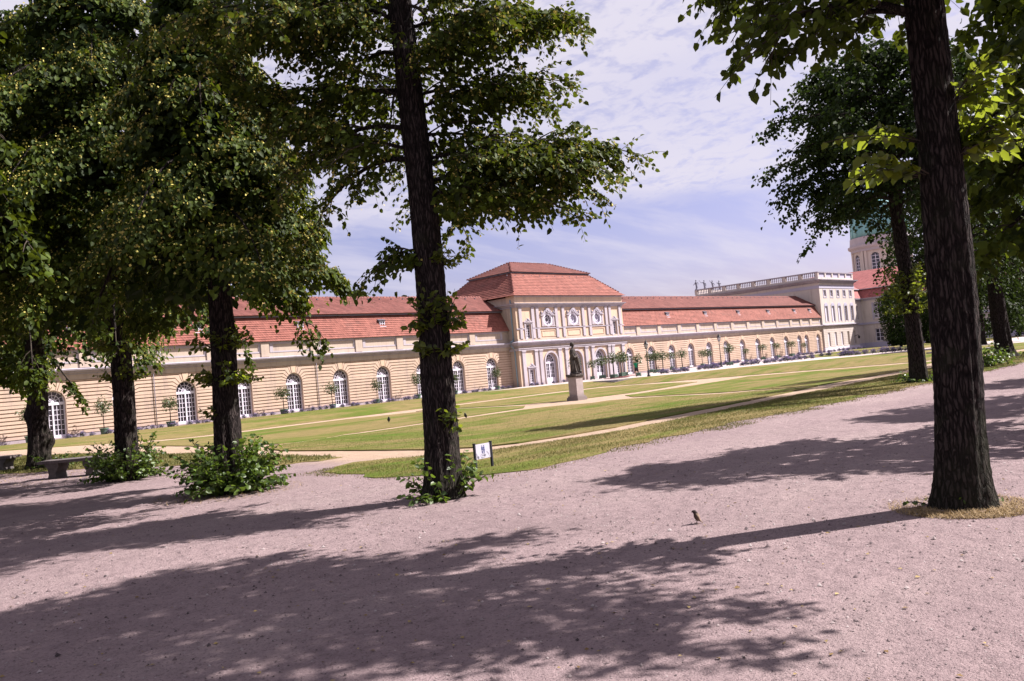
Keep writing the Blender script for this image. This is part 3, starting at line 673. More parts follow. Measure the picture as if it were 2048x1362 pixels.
def side_window(c, z0, z1, kick):
    b = BASE['orangery']; m = PB(); y = YP+.2
    m.box(c-.41, c-.33, y-.03, y+.05, z0, z1); m.box(c+.33, c+.41, y-.03, y+.05, z0, z1); m.box(c-.329, c+.329, y-.035, y+.05, z0, z0+kick); m.box(c-.329, c+.329, y-.03, y+.05, z1-.08, z1)
    m.box(c-.03, c+.03, y-.025, y+.04, z0+kick+.002, z1-.082)
    for k in range(1, 5): z = z0+kick+(z1-.08-z0-kick)*k/5; m.box(c-.328, c+.328, y-.02, y+.03, z-.02, z+.02)
    o = m.build('side_window', 'paint_window', ora)
    m = PB(); m.box(c-.40, c+.40, y+.03, y+.055, z0+.01, z1-.01); m.build('glass', 'window_glass', o, top=ora)
    m = PB()   # surround with a small curved pediment
    m.box(c-.62, c-.421, YP-.08, YP+.02, z0-.05, z1+.18); m.box(c+.421, c+.62, YP-.08, YP+.02, z0-.05, z1+.18); m.box(c-.42, c+.42, YP-.075, YP+.02, z1+.01, z1+.18)
    m.box(c-.74, c+.74, YP-.16, YP+.02, z1+.183, z1+.29)
    m.prism([(c-.72, z1+.292), (c+.72, z1+.292), (c+.46, z1+.36), (c+.2, z1+.55), (c+.08, z1+.66), (c-.08, z1+.66), (c-.2, z1+.55), (c-.46, z1+.36)], YP-.10, YP+.02)
    s_ = m.build('window_surround', 'plaster_white', ora)
    m = PB(); m.ball((c, YP-.12, z1+.5), (.13, .09, .14)); m.ball((c-.25, YP-.11, z1+.36), (.12, .06, .06)); m.ball((c+.25, YP-.11, z1+.36), (.12, .06, .06)); m.build('carving', 'stone_grey', s_, True, top=ora)
for c in DOORS: side_window(c, -.2, 1.6, .45); side_window(c, 4.82, 6.56, .3)
def oculus(c, light):
    z = 7.0; m = PB(); y = YP+.12
    for r0, r1, ya, yb in ((.60, .785, YP-.05, YP+.3), (.26, .31, YP+.14, YP+.2)):
        o_ = arc(c, z, r1, 0, 360, 24); i_ = arc(c, z, r0, 0, 360, 24)
        for q in range(24): m.prism([i_[q], o_[q], o_[q+1], i_[q+1]], ya, yb)
    for q in range(12):
        t = 2*PI*q/12; d = (math.cos(t), math.sin(t)); nn = (-d[1]*.022, d[0]*.022)
        m.prism([(c+d[0]*.3-nn[0], z+d[1]*.3-nn[1]), (c+d[0]*.61-nn[0], z+d[1]*.61-nn[1]), (c+d[0]*.61+nn[0], z+d[1]*.61+nn[1]), (c+d[0]*.3+nn[0], z+d[1]*.3+nn[1])], YP+.14, YP+.2)
    o = m.build('oculus', 'paint_window', ora)
    m = PB(); m.prism(arc(c, z, .77, 0, 345, 23), YP+.22, YP+.26); m.build('glass', 'paint_grey' if light else 'window_glass', o, top=ora)
    m = PB()   # square frame, pediment with relief, side urns
    for a, b, s, t in ((-1.05, -.84, 6.36, 7.45), (.84, 1.05, 6.36, 7.45)): m.box(c+a, c+b, YP-.09, YP+.02, s, t)
    for sx in (-1, 1):
        m.prism([(c+sx*.84, 6.42), (c+sx*.2, 6.36), (c+sx*.5, 6.45), (c+sx*.84, 6.8)][::-sx], YP-.06, YP+.02)
    m.box(c-1.12, c+1.12, YP-.12, YP+.02, 6.26, 6.36)
    m.prism([(c-.2, 6.18), (c+.2, 6.18), (c+.26, 6.258), (c-.26, 6.258)], YP-.1, YP+.02)
    for s in (-1, 1): a, b = sorted((c+s*.82, c+s*1.24)); m.box(a, b, YP-.17, YP+.02, 7.452, 7.53)
    f = m.build('oculus_surround', 'plaster_white', ora)
    m = PB(); oo = arc(c, 7.0, 1.03, 32, 148, 14); ii = arc(c, 7.0, .80, 32, 148, 14)
    for q in range(14): m.prism([ii[q], oo[q], oo[q+1], ii[q+1]], YP-.13, YP+.02)
    m.prism([(c-.62, 7.80), (c-.3, 7.98), (c-.3, 7.92)], YP-.1, YP)
    m.prism([(c-.42, 7.96), (c+.42, 7.96), (c+.3, 8.15), (c+.16, 8.30), (c-.16, 8.30), (c-.3, 8.15)], YP-.16, YP+.02)
    for s in (-1, 1): m.prism([(c+s*1.0, 7.55), (c+s*.42, 8.1), (c+s*.40, 7.95), (c+s*.82, 7.55)][::-s], YP-.14, YP+.02)
    m.build('oculus_pediment', 'stone_grey', f, top=ora)
    m = PB()
    for s in (-1, 1): m.lathe([(.03, 0), (.05, .04), (.03, .1), (.11, .22), (.12, .3), (.05, .36), (.08, .42), (.02, .48)], 10, (c+s*1.03, YP-.08, 7.53))
    m.ball((c, YP-.16, 7.98), (.12, .09, .14)); m.ball((c-.2, YP-.14, 7.88), (.13, .08, .08)); m.ball((c+.2, YP-.14, 7.88), (.13, .08, .08)); m.ball((c, YP-.14, 7.78), (.2, .07, .07))
    m.build('urns_and_relief', 'stone_grey', f, True, top=ora)
    m = PB()
    for p, q, s, t in ((c-1.15, c+1.15, 5.76, 5.83), (c-1.15, c+1.15, 5.13, 5.2), (c-1.15, c-1.08, 5.201, 5.759), (c+1.08, c+1.15, 5.201, 5.759)): m.box(p, q, YP-.05, YP+.02, s, t)
    m.build('panel_frame', 'plaster_peach', ora)
for k, c in enumerate(ARCH): oculus(c, k > 0)
# centre roof
def hip(m, b0, z0, b1, z1, n, lip=.045):
    x0, x1, y0, y1 = XL, XR, YP, YBK
    for k in range(n):
        ta, tb = k/n, (k+1)/n; ba = b0+(b1-b0)*ta; bb = b0+(b1-b0)*tb; za = z0+(z1-z0)*ta; zb = z0+(z1-z0)*tb
        A = [(x0+ba, y0+ba, za), (x1-ba, y0+ba, za), (x1-ba, y1-ba, za), (x0+ba, y1-ba, za)]
        A2 = [(x0+ba-lip, y0+ba-lip, za+.01), (x1-ba+lip, y0+ba-lip, za+.01), (x1-ba+lip, y1-ba+lip, za+.01), (x0+ba-lip, y1-ba+lip, za+.01)]
        B = [(x0+bb, y0+bb, zb), (x1-bb, y0+bb, zb), (x1-bb, y1-bb, zb), (x0+bb, y1-bb, zb)]
        m.add(A+A2+B, [(i, (i+1) % 4, 4+(i+1) % 4, 4+i) for i in range(4)]+[(4+i, 4+(i+1) % 4, 8+(i+1) % 4, 8+i) for i in range(4)])
m = PB(); hip(m, -.42, 9.72, .12, 10.12, 2); hip(m, .13, 10.14, 2.75, 12.66, 12); m.add([(XL-.42, YP-.42, 9.72), (XR+.42, YP-.42, 9.72), (XR+.42, YBK+.42, 9.72), (XL-.42, YBK+.42, 9.72)], [(3, 2, 1, 0)]); m.build('pavilion_roof', 'roof_tile', ora)
m = PB(); b = 2.6
m.add([(XL+b, YP+b, 12.62), (XR-b, YP+b, 12.62), (XR-b, YBK-b, 12.62), (XL+b, YBK-b, 12.62), (XL+b, YP+b, 12.76), (XR-b, YP+b, 12.76), (XR-b, YBK-b, 12.76), (XL+b, YBK-b, 12.76)],
      [(0, 1, 5, 4), (1, 2, 6, 5), (2, 3, 7, 6), (3, 0, 4, 7), (3, 2, 1, 0), (4, 5, 6, 7)]); m.build('roof_break_gutter', 'lead_sheet', ora)
m = PB(); hip(m, 2.45, 12.77, 6.14, 14.44, 13, .03); m.build('pavilion_roof_top', 'roof_tile_old', ora)
m = PB(); rr = random.Random(3)
def ridge_line(m, a, b, step=.36, s=.085):
    a = Vector(a); b = Vector(b); d = (b-a); n = int(d.length/step); u = d.normalized()
    for k in range(n):
        p = a+u*(k+.05)*step; q = a+u*(k+.8)*step; sc = s*rr.uniform(.85, 1.15)
        m.tube([p, q], [sc, sc*.75], 6)
for x0, x1, y0, y1 in ((XL, 1, YP, 1), (XR, -1, YP, 1), (XL, 1, YBK, -1), (XR, -1, YBK, -1)):
    ridge_line(m, (x0+x1*.1, y0+y1*.1, 10.16), (x0+x1*2.75, y0+y1*2.75, 12.68)); ridge_line(m, (x0+x1*2.45, y0+y1*2.45, 12.8), (x0+x1*6.1, y0+y1*6.1, 14.45))
ridge_line(m, (XL+6.1, (YP+YBK)/2, 14.45), (XR-6.1, (YP+YBK)/2, 14.45)); m.build('ridge_tiles', 'roof_tile_old', ora, kind='stuff')
m = PB()
x = XL+1.6
while x < XR-1.5: m.box(x-.05, x+.05, YP+2.28, YP+2.4, 12.22, 12.34); x += 1.35
m.build('snow_hooks', 'lead_sheet', ora, kind='stuff')
m = PB(); m.tube([(XL-.1, YP+.55, 9.3), (XL-.12, YP+.55, 4.8)], .07, 8); m.tube([(XL-.12, YP+.55, 4.9), (XL-.6, YP+.5, 4.72), (XL-.62, YP+.5, 4.3), (XL-.12, YP+.5, 3.9), (XL-.12, YP+.5, ZB)], .07, 8); m.build('drainpipe', 'lead_blue', ora, True)
m = PB()
for x in (mL[4]-.1, mL[7]-.1): m.tube([(x, YW-.16, 3.9), (x, YW-.16, ZB)], .03, 6)
m.build('drainpipe', 'lead_sheet', ora, True)

# ------------------------------------------------------------------ three-storey end block
eb = empty('palace_block', (151.8, 76, 0)); BASE['palace_block'] = (151.8, 76, 0); EBB = BASE['palace_block']
tag(eb, 'cream three-storey palace block with balustrade at the right end of the orangery', 'building')
EX0, EX1, EY0, EY1 = 144.25, 159.3, 64.0, 88.9
def plain_wall(mb, x0, x1, z0, z1, y0, y1, holes):
    """wall x0..x1 z0..z1 with rectangular holes (x0,x1,z0,z1) all in one row"""
    hs = sorted(holes); x = x0
    for a, b, c, d in hs:
        mb.box(x, a, y0, y1, z0, z1); mb.box(a, b, y0, y1, z0, c); mb.box(a, b, y0, y1, d, z1); x = b
    mb.box(x, x1, y0, y1, z0, z1)
EW = [146.35+2.78*k for k in range(5)]
m = PB()
plain_wall(m, EX0, EX1, .62, 4.35, EY0, EY0+.5, [(x-.45, x+.45, .84, 3.3) for x in EW])
m.box(EX0, EX0+.5, EY0+.502, EY1, ZB, 11.7); m.box(EX1-.5, EX1, EY0+.502, EY1, ZB, 11.7); m.box(EX0+.5, EX1-.5, EY1-.4, EY1, ZB, 11.7)
plain_wall(m, EX0, EX1, 4.35, 9.1, EY0, EY0+.5, [(x-.55, x+.55, 5.25, 7.95) for x in EW])
plain_wall(m, EX0, EX1, 9.1, 11.72, EY0, EY0+.5, [(x-.5, x+.5, 9.75, 10.8) for x in EW]); m.build('wall', 'plaster_cream', eb)
m = PB(); m.box(EX0+.5, EX1-.5, EY0+.7, EY0+.9, ZB, 11.5); m.build('inner_wall', 'lead_sheet', eb)
m = PB(); m.box(EX0-.06, EX1+.06, EY0-.09, EY0+.3, ZB, .61); m.build('plinth', 'paint_white', eb)
m = PB()
for k in range(11):
    z = .86+.318*k; xs_ = [EX0]+[v for x in EW for v in (x-.45, x+.45)]+[EX1]
    for a, b in zip(xs_[0::2], xs_[1::2]):
        if z > 3.2: continue
        m.box(a+.001, b-.001, EY0-.04, EY0+.01, z-.14, z+.14)
    if z > 3.2: m.box(EX0+.001, EX1-.001, EY0-.04, EY0+.01, z-.14, min(z+.14, 4.3))
m.build('course_blocks', 'plaster_cream', eb, kind='stuff')
def ring_eb(prof, name, mat):
    m = PB(); n = len(prof); c = [(EX0, EY1, -1, 0), (EX0, EY0, -1, -1), (EX1, EY0, 1, -1), (EX1, EY1, 1, 0)]
    vs = [(x+sx*o, y+sy*o, z) for x, y, sx, sy in c for o, z in prof]
    fs = [(k*n+i, k*n+(i+1) % n, (k+1)*n+(i+1) % n, (k+1)*n+i) for k in range(3) for i in range(n)]+[tuple(range(n)), tuple(range(4*n-1, 3*n-1, -1))]
    m.add(vs, fs); m.build(name, mat, eb)
m = PB(); m.closed_x([(EY0+.1, 4.36), (EY0-.1, 4.36), (EY0-.2, 4.46), (EY0-.38, 4.52), (EY0-.38, 4.66), (EY0+.1, 4.76)], EX0-.2, EX1+.3); m.build('string_course', 'stone_grey', eb)
ring_eb([(-.2, 11.15), (.06, 11.15), (.06, 11.68), (-.2, 11.68)], 'frieze', 'paint_grey')
ring_eb([(-.2, 12.1), (.1, 12.1), (.16, 12.25), (.4, 12.32), (.44, 12.5), (.66, 12.56), (.7, 12.7), (-.2, 12.78)], 'cornice', 'stone_grey')
ring_eb([(-.3, 11.7), (.02, 11.7), (.02, 12.1), (-.3, 12.1)], 'entablature', 'plaster_cream')
ring_eb([(-.45, 12.78), (.02, 12.78), (.02, 13.12), (-.45, 13.12)], 'parapet_base', 'plaster_cream')
ring_eb([(-.5, 13.92), (.08, 13.92), (.1, 14.1), (-.5, 14.12)], 'parapet_rail', 'stone_grey')
for k in range(6):
    x = EX0+.2+(EX1-EX0-.4)*k/5; m = PB(); m.box(x-.24, x+.24, EY0-.03, EY0+.44, 13.122, 13.918); m.build('parapet_pier', 'plaster_cream', eb)
    if k < 5:
        m = PB(); x2 = EX0+.2+(EX1-EX0-.4)*(k+1)/5; m.box(x+.242, x2-.242, EY0+.12, EY0+.3, 13.122, 13.918); m.build('parapet_panel', 'paint_grey', eb)
ny_ = 8; ys_ = [EY0+.2+(EY1-EY0-.4)*k/ny_ for k in range(ny_+1)]
for k in range(1, ny_+1):
    m = PB(); y = ys_[k]; m.box(EX0-.03, EX0+.44, y-.28, y+.28, 13.122, 13.918); m.build('parapet_pier', 'plaster_cream', eb)
for k in range(ny_):
    m = PB(); a, b = ys_[k]+.45, ys_[k+1]-.45; n = 7
    for q in range(n):
        y = a+(b-a)*q/(n-1); m.lathe([(.10, 0), (.10, .06), (.06, .1), (.13, .3), (.07, .5), (.06, .62), (.10, .7), (.10, .797)], 8, (EX0+.2, y, 13.121))
    m.build('balusters', 'stone_grey', eb, True, kind='stuff')
def rect_window(x, z0, z1, hw, y, nv, nh, parent, top, name='window', mat='paint_window', glass='window_glass', arched=False):
    m = PB(); m.box(x-hw, x-hw+.07, y, y+.06, z0, z1); m.box(x+hw-.07, x+hw, y, y+.06, z0, z1); m.box(x-hw+.071, x+hw-.071, y, y+.06, z0, z0+.08); m.box(x-hw+.071, x+hw-.071, y, y+.06, z1-.08, z1)
    for k in range(1, nv): u = x-hw+2*hw*k/nv; m.box(u-.03, u+.03, y+.005, y+.05, z0+.081, z1-.081)
    for k in range(1, nh):
        z = z0+(z1-z0)*k/nh; t = .05 if k == nh-2 else .022; m.box(x-hw+.072, x+hw-.072, y+.01, y+.045, z-t, z+t)
    o = m.build(name, mat, parent, top=top)
    m = PB(); m.box(x-hw+.01, x+hw-.01, y+.045, y+.07, z0+.01, z1-.01); m.build('glass', glass, o, top=top); return o
for k, x in enumerate(EW):
    blind = k < 3
    # ground floor: three blind panels, a door niche and a window
    if blind:
        m = PB(); m.box(x-.449, x+.449, EY0+.14, EY0+.2, .841, 3.299); m.build('blind_panel', 'paint_white', eb)
    elif k == 3: m = PB(); m.box(x-.449, x+.449, EY0+.3, EY0+.4, .841, 3.299); m.build('door_leaf', 'plaster_attic', eb)
    else: rect_window(x, .85, 3.29, .44, EY0+.25, 2, 5, eb, eb)
    if blind: m = PB(); m.box(x-.549, x+.549, EY0+.14, EY0+.2, 5.251, 7.949); m.build('blind_panel', 'paint_white', eb)
    else: rect_window(x, 5.26, 7.94, .54, EY0+.22, 2, 6, eb, eb)
    rect_window(x, 9.76, 10.79, .49, EY0+.16, 2, 2, eb, eb, glass='paint_grey')
    m = PB()
    for a, b, c, d in ((x-.74, x-.552, 5.1, 8.1), (x+.552, x+.74, 5.1, 8.1), (x-.551, x+.551, 7.96, 8.1)): m.box(a, b, EY0-.06, EY0+.01, c, d)
    m.prism([(x-.74, 8.102)]+[(x+.74, 8.102)]+arc(x, 7.75, .82, 26, 154, 8), EY0-.07, EY0+.01)
    for a, b, c, d in ((x-.66, x-.502, 9.6, 10.95), (x+.502, x+.66, 9.6, 10.95), (x-.501, x+.501, 10.81, 10.95), (x-.72, x+.72, 9.45, 9.59)): m.box(a, b, EY0-.05, EY0+.01, c, d)
    m.build('window_surround', 'paint_grey', eb)
m = PB(); m.tube([(157.2, EY0-.02, 2.2), (157.2, EY0-.7, 2.45), (157.2, EY0-.9, 2.3)], .05, 6); m.lathe([(.05, -.3), (.16, -.25), (.22, .1), (.1, .25), (.02, .35)], 8, (157.2, EY0-.9, 2.05)); m.build('wall_lantern', 'iron_black', eb, True)

# ------------------------------------------------------------------ palace wing running towards the viewer, and its domed tower
pw = empty('palace_wing', (170, 44, 0)); BASE['palace_wing'] = (170, 44, 0)
tag(pw, 'two-storey cream palace wing with red roof standing forward behind the trees', 'building')
PX, PY1, PY0 = 163.0, 64.4, -12
# short recessed front next to the block
m = PB(); plain_wall(m, EX1+.01, PX, ZB, 9.1, PY1, PY1+.5, [(160.6, 161.4, 5.3, 7.9)])
# flank facing left
W1 = [PY1-2.9-4.6*k for k in range(15)]
def wall_x(mb, x0, x1, ya, yb, z0, z1, holes):
    y = ya
    for a, b, c, d in sorted(holes): mb.box(x0, x1, y, a, z0, z1); mb.box(x0, x1, a, b, z0, c); mb.box(x0, x1, a, b, d, z1); y = b
    mb.box(x0, x1, y, yb, z0, z1)
wall_x(m, PX+.002, PX+.5, PY0, PY1, ZB, 4.4, [(y-.75, y+.75, .9, 3.3) for y in W1]); wall_x(m, PX+.002, PX+.5, PY0, PY1, 4.4, 9.1, [(y-.7, y+.7, 5.3, 8.1) for y in W1])
m.box(PX+.5, PX+16, PY0, PY0+.4, ZB, 9.1); m.build('wall', 'plaster_cream', pw)
m = PB(); m.box(PX+.75, PX+.9, PY0+.5, PY1, ZB, 9); m.box(EX1+.1, PX, PY1+.6, PY1+.8, ZB, 9); m.build('inner_wall', 'lead_sheet', pw)
m = PB(); m.box(PX-.1, PX+.01, PY0-.1, PY1-.1, ZB, .75); m.box(EX1+.02, PX-.1, PY1-.1, PY1+.01, ZB, .75); m.build('plinth', 'paint_grey', pw)
m = PB(); m.box(PX-.16, PX+.01, PY0-.1, PY1-.16, 4.25, 4.62); m.box(EX1+.32, PX-.161, PY1-.16, PY1+.01, 4.25, 4.62); m.build('string_course', 'paint_grey', pw)
m = PB(); m.closed_y([(PX+.1, 8.75), (PX-.08, 8.75), (PX-.14, 9.0), (PX-.45, 9.1), (PX-.5, 9.3), (PX+.1, 9.35)], PY0-.3, PY1-.5); m.closed_x([(PY1+.1, 8.75), (PY1-.08, 8.75), (PY1-.14, 9.0), (PY1-.45, 9.1), (PY1-.5, 9.3), (PY1+.1, 9.35)], EX1+.01, PX+.0); m.build('cornice', 'stone_grey', pw)
def win_x(y, z0, z1, hw, nv, nh):
    x = PX+.2; m = PB(); m.box(x, x+.06, y-hw, y-hw+.08, z0, z1); m.box(x, x+.06, y+hw-.08, y+hw, z0, z1); m.box(x, x+.06, y-hw+.081, y+hw-.081, z0, z0+.09); m.box(x, x+.06, y-hw+.081, y+hw-.081, z1-.09, z1)
    for k in range(1, nv): u = y-hw+2*hw*k/nv; m.box(x+.004, x+.05, u-.06, u+.06, z0+.091, z1-.091)
    for k in range(1, nh): z = z0+(z1-z0)*k/nh; m.box(x+.008, x+.045, y-hw+.082, y+hw-.082, z-.04, z+.04)
    o = m.build('window', 'paint_window', pw); m = PB(); m.box(x+.045, x+.07, y-hw+.01, y+hw-.01, z0+.01, z1-.01); m.build('glass', 'window_glass', o, top=pw)
for y in W1:
    win_x(y, .91, 3.29, .74, 2, 3); win_x(y, 5.31, 8.09, .69, 2, 4)
    m = PB()
    for a, b, c, d in ((y-.95, y-.702, 5.0, 8.3), (y+.702, y+.95, 5.0, 8.3), (y-.701, y+.701, 8.11, 8.3)): m.box(PX-.05, PX+.003, a, b, c, d)
    m.build('window_surround', 'paint_grey', pw)
rect_window(161.0, 5.31, 7.89, .39, PY1+.2, 2, 5, pw, pw)
m = PB()      # mansard: flank slopes
def sl(m, pts, y0, y1): m.closed_y(pts, y0, y1)
m.add([(PX-.45, PY0, 9.3), (PX-.45, PY1-.5, 9.3), (PX+.6, PY1+.6, 11.05), (PX+.6, PY0, 11.05)], [(0, 1, 2, 3)])
m.add([(EX1+.01, PY1-.5, 9.3), (PX-.45, PY1-.5, 9.3), (PX+.6, PY1+.6, 11.05), (EX1+.01, PY1+.6, 11.05)], [(0, 1, 2, 3)])
m.build('roof_lower_slope', 'roof_tile_far', pw)
m = PB(); m.add([(PX+.3, PY0, 11.1), (PX+.3, PY1+.3, 11.1), (PX+8, PY1+8, 15.2), (PX+8, PY0+4, 15.2), (PX+15.5, PY0, 11.1), (PX+15.5, PY1+14, 11.1)], [(0, 1, 2, 3), (3, 2, 5, 4), (0, 3, 4)])
m.add([(EX1+.01, PY1+.3, 11.1), (PX+.3, PY1+.3, 11.1), (PX+8, PY1+8, 15.2), (EX1+.01, PY1+8, 14.4)], [(0, 1, 2, 3)]); m.build('roof_upper_slope', 'roof_tile_far', pw)
m = PB(); m.closed_y([(PX+.2, 11.0), (PX+.65, 11.0), (PX+.65, 11.14), (PX+.2, 11.14)], PY0, PY1+.3); m.closed_x([(PY1+.2, 11.0), (PY1+.65, 11.0), (PY1+.65, 11.14), (PY1+.2, 11.14)], EX1+.01, PX+.2); m.build('roof_break_gutter', 'stone_grey', pw)

TX, TY, TR = 206.5, 75.5, 6.4
dt = empty('domed_tower', (TX, TY, 0)); tag(dt, 'round palace tower drum with arched windows under a green copper dome', 'tower')
def ringwall(m, r, z0, z1, a0, a1, t=.5, n=6):
    P = [(r*math.cos(a0+(a1-a0)*k/n), r*math.sin(a0+(a1-a0)*k/n)) for k in range(n+1)]; q = [((r-t)*math.cos(a0+(a1-a0)*k/n), (r-t)*math.sin(a0+(a1-a0)*k/n)) for k in range(n+1)]
    for k in range(n):
        vs = [(*P[k], z0), (*P[k+1], z0), (*q[k+1], z0), (*q[k], z0), (*P[k], z1), (*P[k+1], z1), (*q[k+1], z1), (*q[k], z1)]
        m.add(vs, [(0, 3, 2, 1), (4, 5, 6, 7), (0, 1, 5, 4), (1, 2, 6, 5), (2, 3, 7, 6), (3, 0, 4, 7)])
aw = math.atan2(-TY, -TX)                       # bearing from the tower to the viewer
wa = [aw-R(13)+R(45)*k for k in range(8)]; hwid = R(8.5); ZW0, ZW1 = 16.6, 20.6
m = MB()
for a in wa:
    ringwall(m, TR, 10, 23, a+hwid, a+R(45)-hwid, n=6); ringwall(m, TR, 10, ZW0, a-hwid, a+hwid, n=2); ringwall(m, TR, ZW1+.8, 23, a-hwid, a+hwid, n=2)
    n = 6
    for k in range(n):           # stepped arch head
        u0 = -1+2*k/n; u1 = -1+2*(k+1)/n; zz = ZW1-.15+.95*math.sqrt(max(0, 1-((u0+u1)/2)**2)); ringwall(m, TR, zz, ZW1+.801, a+hwid*u0, a+hwid*u1, n=1)
m.build('drum', 'plaster_cream', dt)
for a in wa:
    m = MB()
    for s in (-1, 1): ringwall(m, TR+.3, 11, 22, a+s*R(22.5)-R(6.5), a+s*R(22.5)-R(1.2), .32, 2) if s > 0 else ringwall(m, TR+.3, 11, 22, a+s*R(22.5)+R(1.2), a+s*R(22.5)+R(6.5), .32, 2)
    m.build('pilaster_pair', 'plaster_cream', dt)
    m = MB(); d = Vector((math.cos(a), math.sin(a), 0)); t = Vector((-d.y, d.x, 0)); c = d*(TR-.3); hw = TR*hwid
    def slab(u0, u1, z0, z1, k0, k1): 
        vs = [c+t*u+d*k+Vector((0, 0, z)) for z in (z0, z1) for u, k in ((u0, k0), (u1, k0), (u1, k1), (u0, k1))]; m.add(vs, [(0, 3, 2, 1), (4, 5, 6, 7), (0, 1, 5, 4), (1, 2, 6, 5), (2, 3, 7, 6), (3, 0, 4, 7)])
    for u in (-hw, -.04, hw-.12): slab(u, u+.12, ZW0, ZW1+.4, -.05, .05)
    for q in range(6): slab(-hw, hw, ZW0+(ZW1-ZW0)*q/5-.05, ZW0+(ZW1-ZW0)*q/5+.05, -.04, .04)
    o = m.build('window', 'paint_window', dt); m = MB(); slab(-hw, hw, ZW0, ZW1+.8, -.1, -.06); m.build('glass', 'window_glass', o)
m = MB(); m.lathe([(TR, 22), (TR+.35, 22), (TR+.35, 22.6), (TR+.9, 23), (TR+.95, 23.5), (TR+.5, 23.6), (TR+.4, 24.3), (TR+.3, 25.4), (TR-.2, 25.5), (.1, 25.5)], 48); m.build('cornice', 'plaster_white', dt)
m = MB(); m.lathe([(TR+.1, 25.5), (TR+.05, 27), (TR-.05, 28.6), (TR-.5, 30.5), (TR-1.5, 32.5), (TR-3.2, 34.4), (1.6, 35.8), (1.4, 36.2), (1.4, 39), (.2, 41)], 48)
for k in range(24):
    a = 2*PI*k/24; m.tube([((r+.02)*math.cos(a), (r+.02)*math.sin(a), z) for r, z in ((TR+.1, 25.5), (TR-.05, 28.6), (TR-.5, 30.5), (TR-1.5, 32.5), (TR-3.2, 34.4))], .1, 5)
m.build('dome', 'copper_green', dt, True)
m = MB(); a0 = TX
def rail(x0, y0, x1, y1, z0, z1, n):
    for z in (z0, z1): m.tube([(x0, y0, z), (x1, y1, z)], .06, 5)
    for k in range(n+1): u = k/n; m.tube([(x0+(x1-x0)*u, y0+(y1-y0)*u, z0), (x0+(x1-x0)*u, y0+(y1-y0)*u, z1+(.3 if k % 4 == 0 else 0))], .035, 4)
rail(-12, 9.5, -12, -3, 15.1, 16.4, 44); rail(-12, -3, -7, -6, 15.1, 16.4, 16)
m.build('roof_railing', 'lead_blue', dt)
m = MB(); m.box(-12.3, 10, -9, 10, 5, 15.05); m.build('tower_base', 'plaster_cream', dt)

# statues on the far parapet of the block
def roof_statue(x, y, z, pose, label):
    m = MB(); m.lathe([(.3, 0), (.3, .12)], 8); m.tube([(0, 0, .1), (.06, 0, .55), (0, 0, 1.0), (-.04, 0, 1.4), (0, 0, 1.62)], [.2, .19, .17, .2, .08], 8); m.ball((0, 0, 1.8), (.13, .13, .17))
    m.tube([(.1, .05, .1), (.24, .05, .5), (.08, 0, .95)], [.08, .09, .13], 6)
    for pts in pose: m.tube(pts, [.09, .07, .05], 6)
    o = m.build('rooftop_statue', 'figure_grey'); o.location = (x, y, z); o.rotation_euler = (0, 0, R(-45))
    md = o.modifiers.new('r', 'REMESH'); md.mode = 'VOXEL'; md.voxel_size = .05; tag(o, label, 'statue', 'statues on the parapet of the palace block')
roof_statue(EX0+.35, EY1-.2, 14.12, [[(.1, 0, 1.45), (.4, 0, 1.3), (.35, 0, .95)], [(-.1, 0, 1.45), (-.35, 0, 1.1), (-.65, 0, .9)]], 'tallest grey rooftop statue on the corner of the balustrade')
roof_statue(147.6, EY1-.2, 14.12, [[(-.1, 0, 1.45), (-.6, 0, 1.45), (-1.0, 0, 2.0)], [(.1, 0, 1.45), (.3, 0, 1.2), (.35, 0, .8)]], 'grey rooftop statue stretching one arm out to the left')
roof_statue(150.7, EY1-.2, 14.12, [[(-.1, 0, 1.45), (-.4, 0, 1.7), (-.55, 0, 2.0)], [(.1, 0, 1.45), (.35, 0, 1.2), (.4, 0, .9)]], 'grey rooftop statue lifting a hand beside its head')
roof_statue(153.3, EY1-.2, 14.12, [[(-.1, 0, 1.45), (-.45, 0, 1.35), (-.4, 0, 1.7)], [(.1, 0, 1.45), (.35, 0, 1.25), (.2, 0, 1.0)]], 'grey rooftop statue farthest along the balustrade from the corner')
for dx in (0, 3, 6, 9): pass
m = PB(); m.box(EX0+.5, EX1, EY1-.45, EY1-.02, 13.12, 14.1); m.build('rear_parapet', 'plaster_cream', eb)

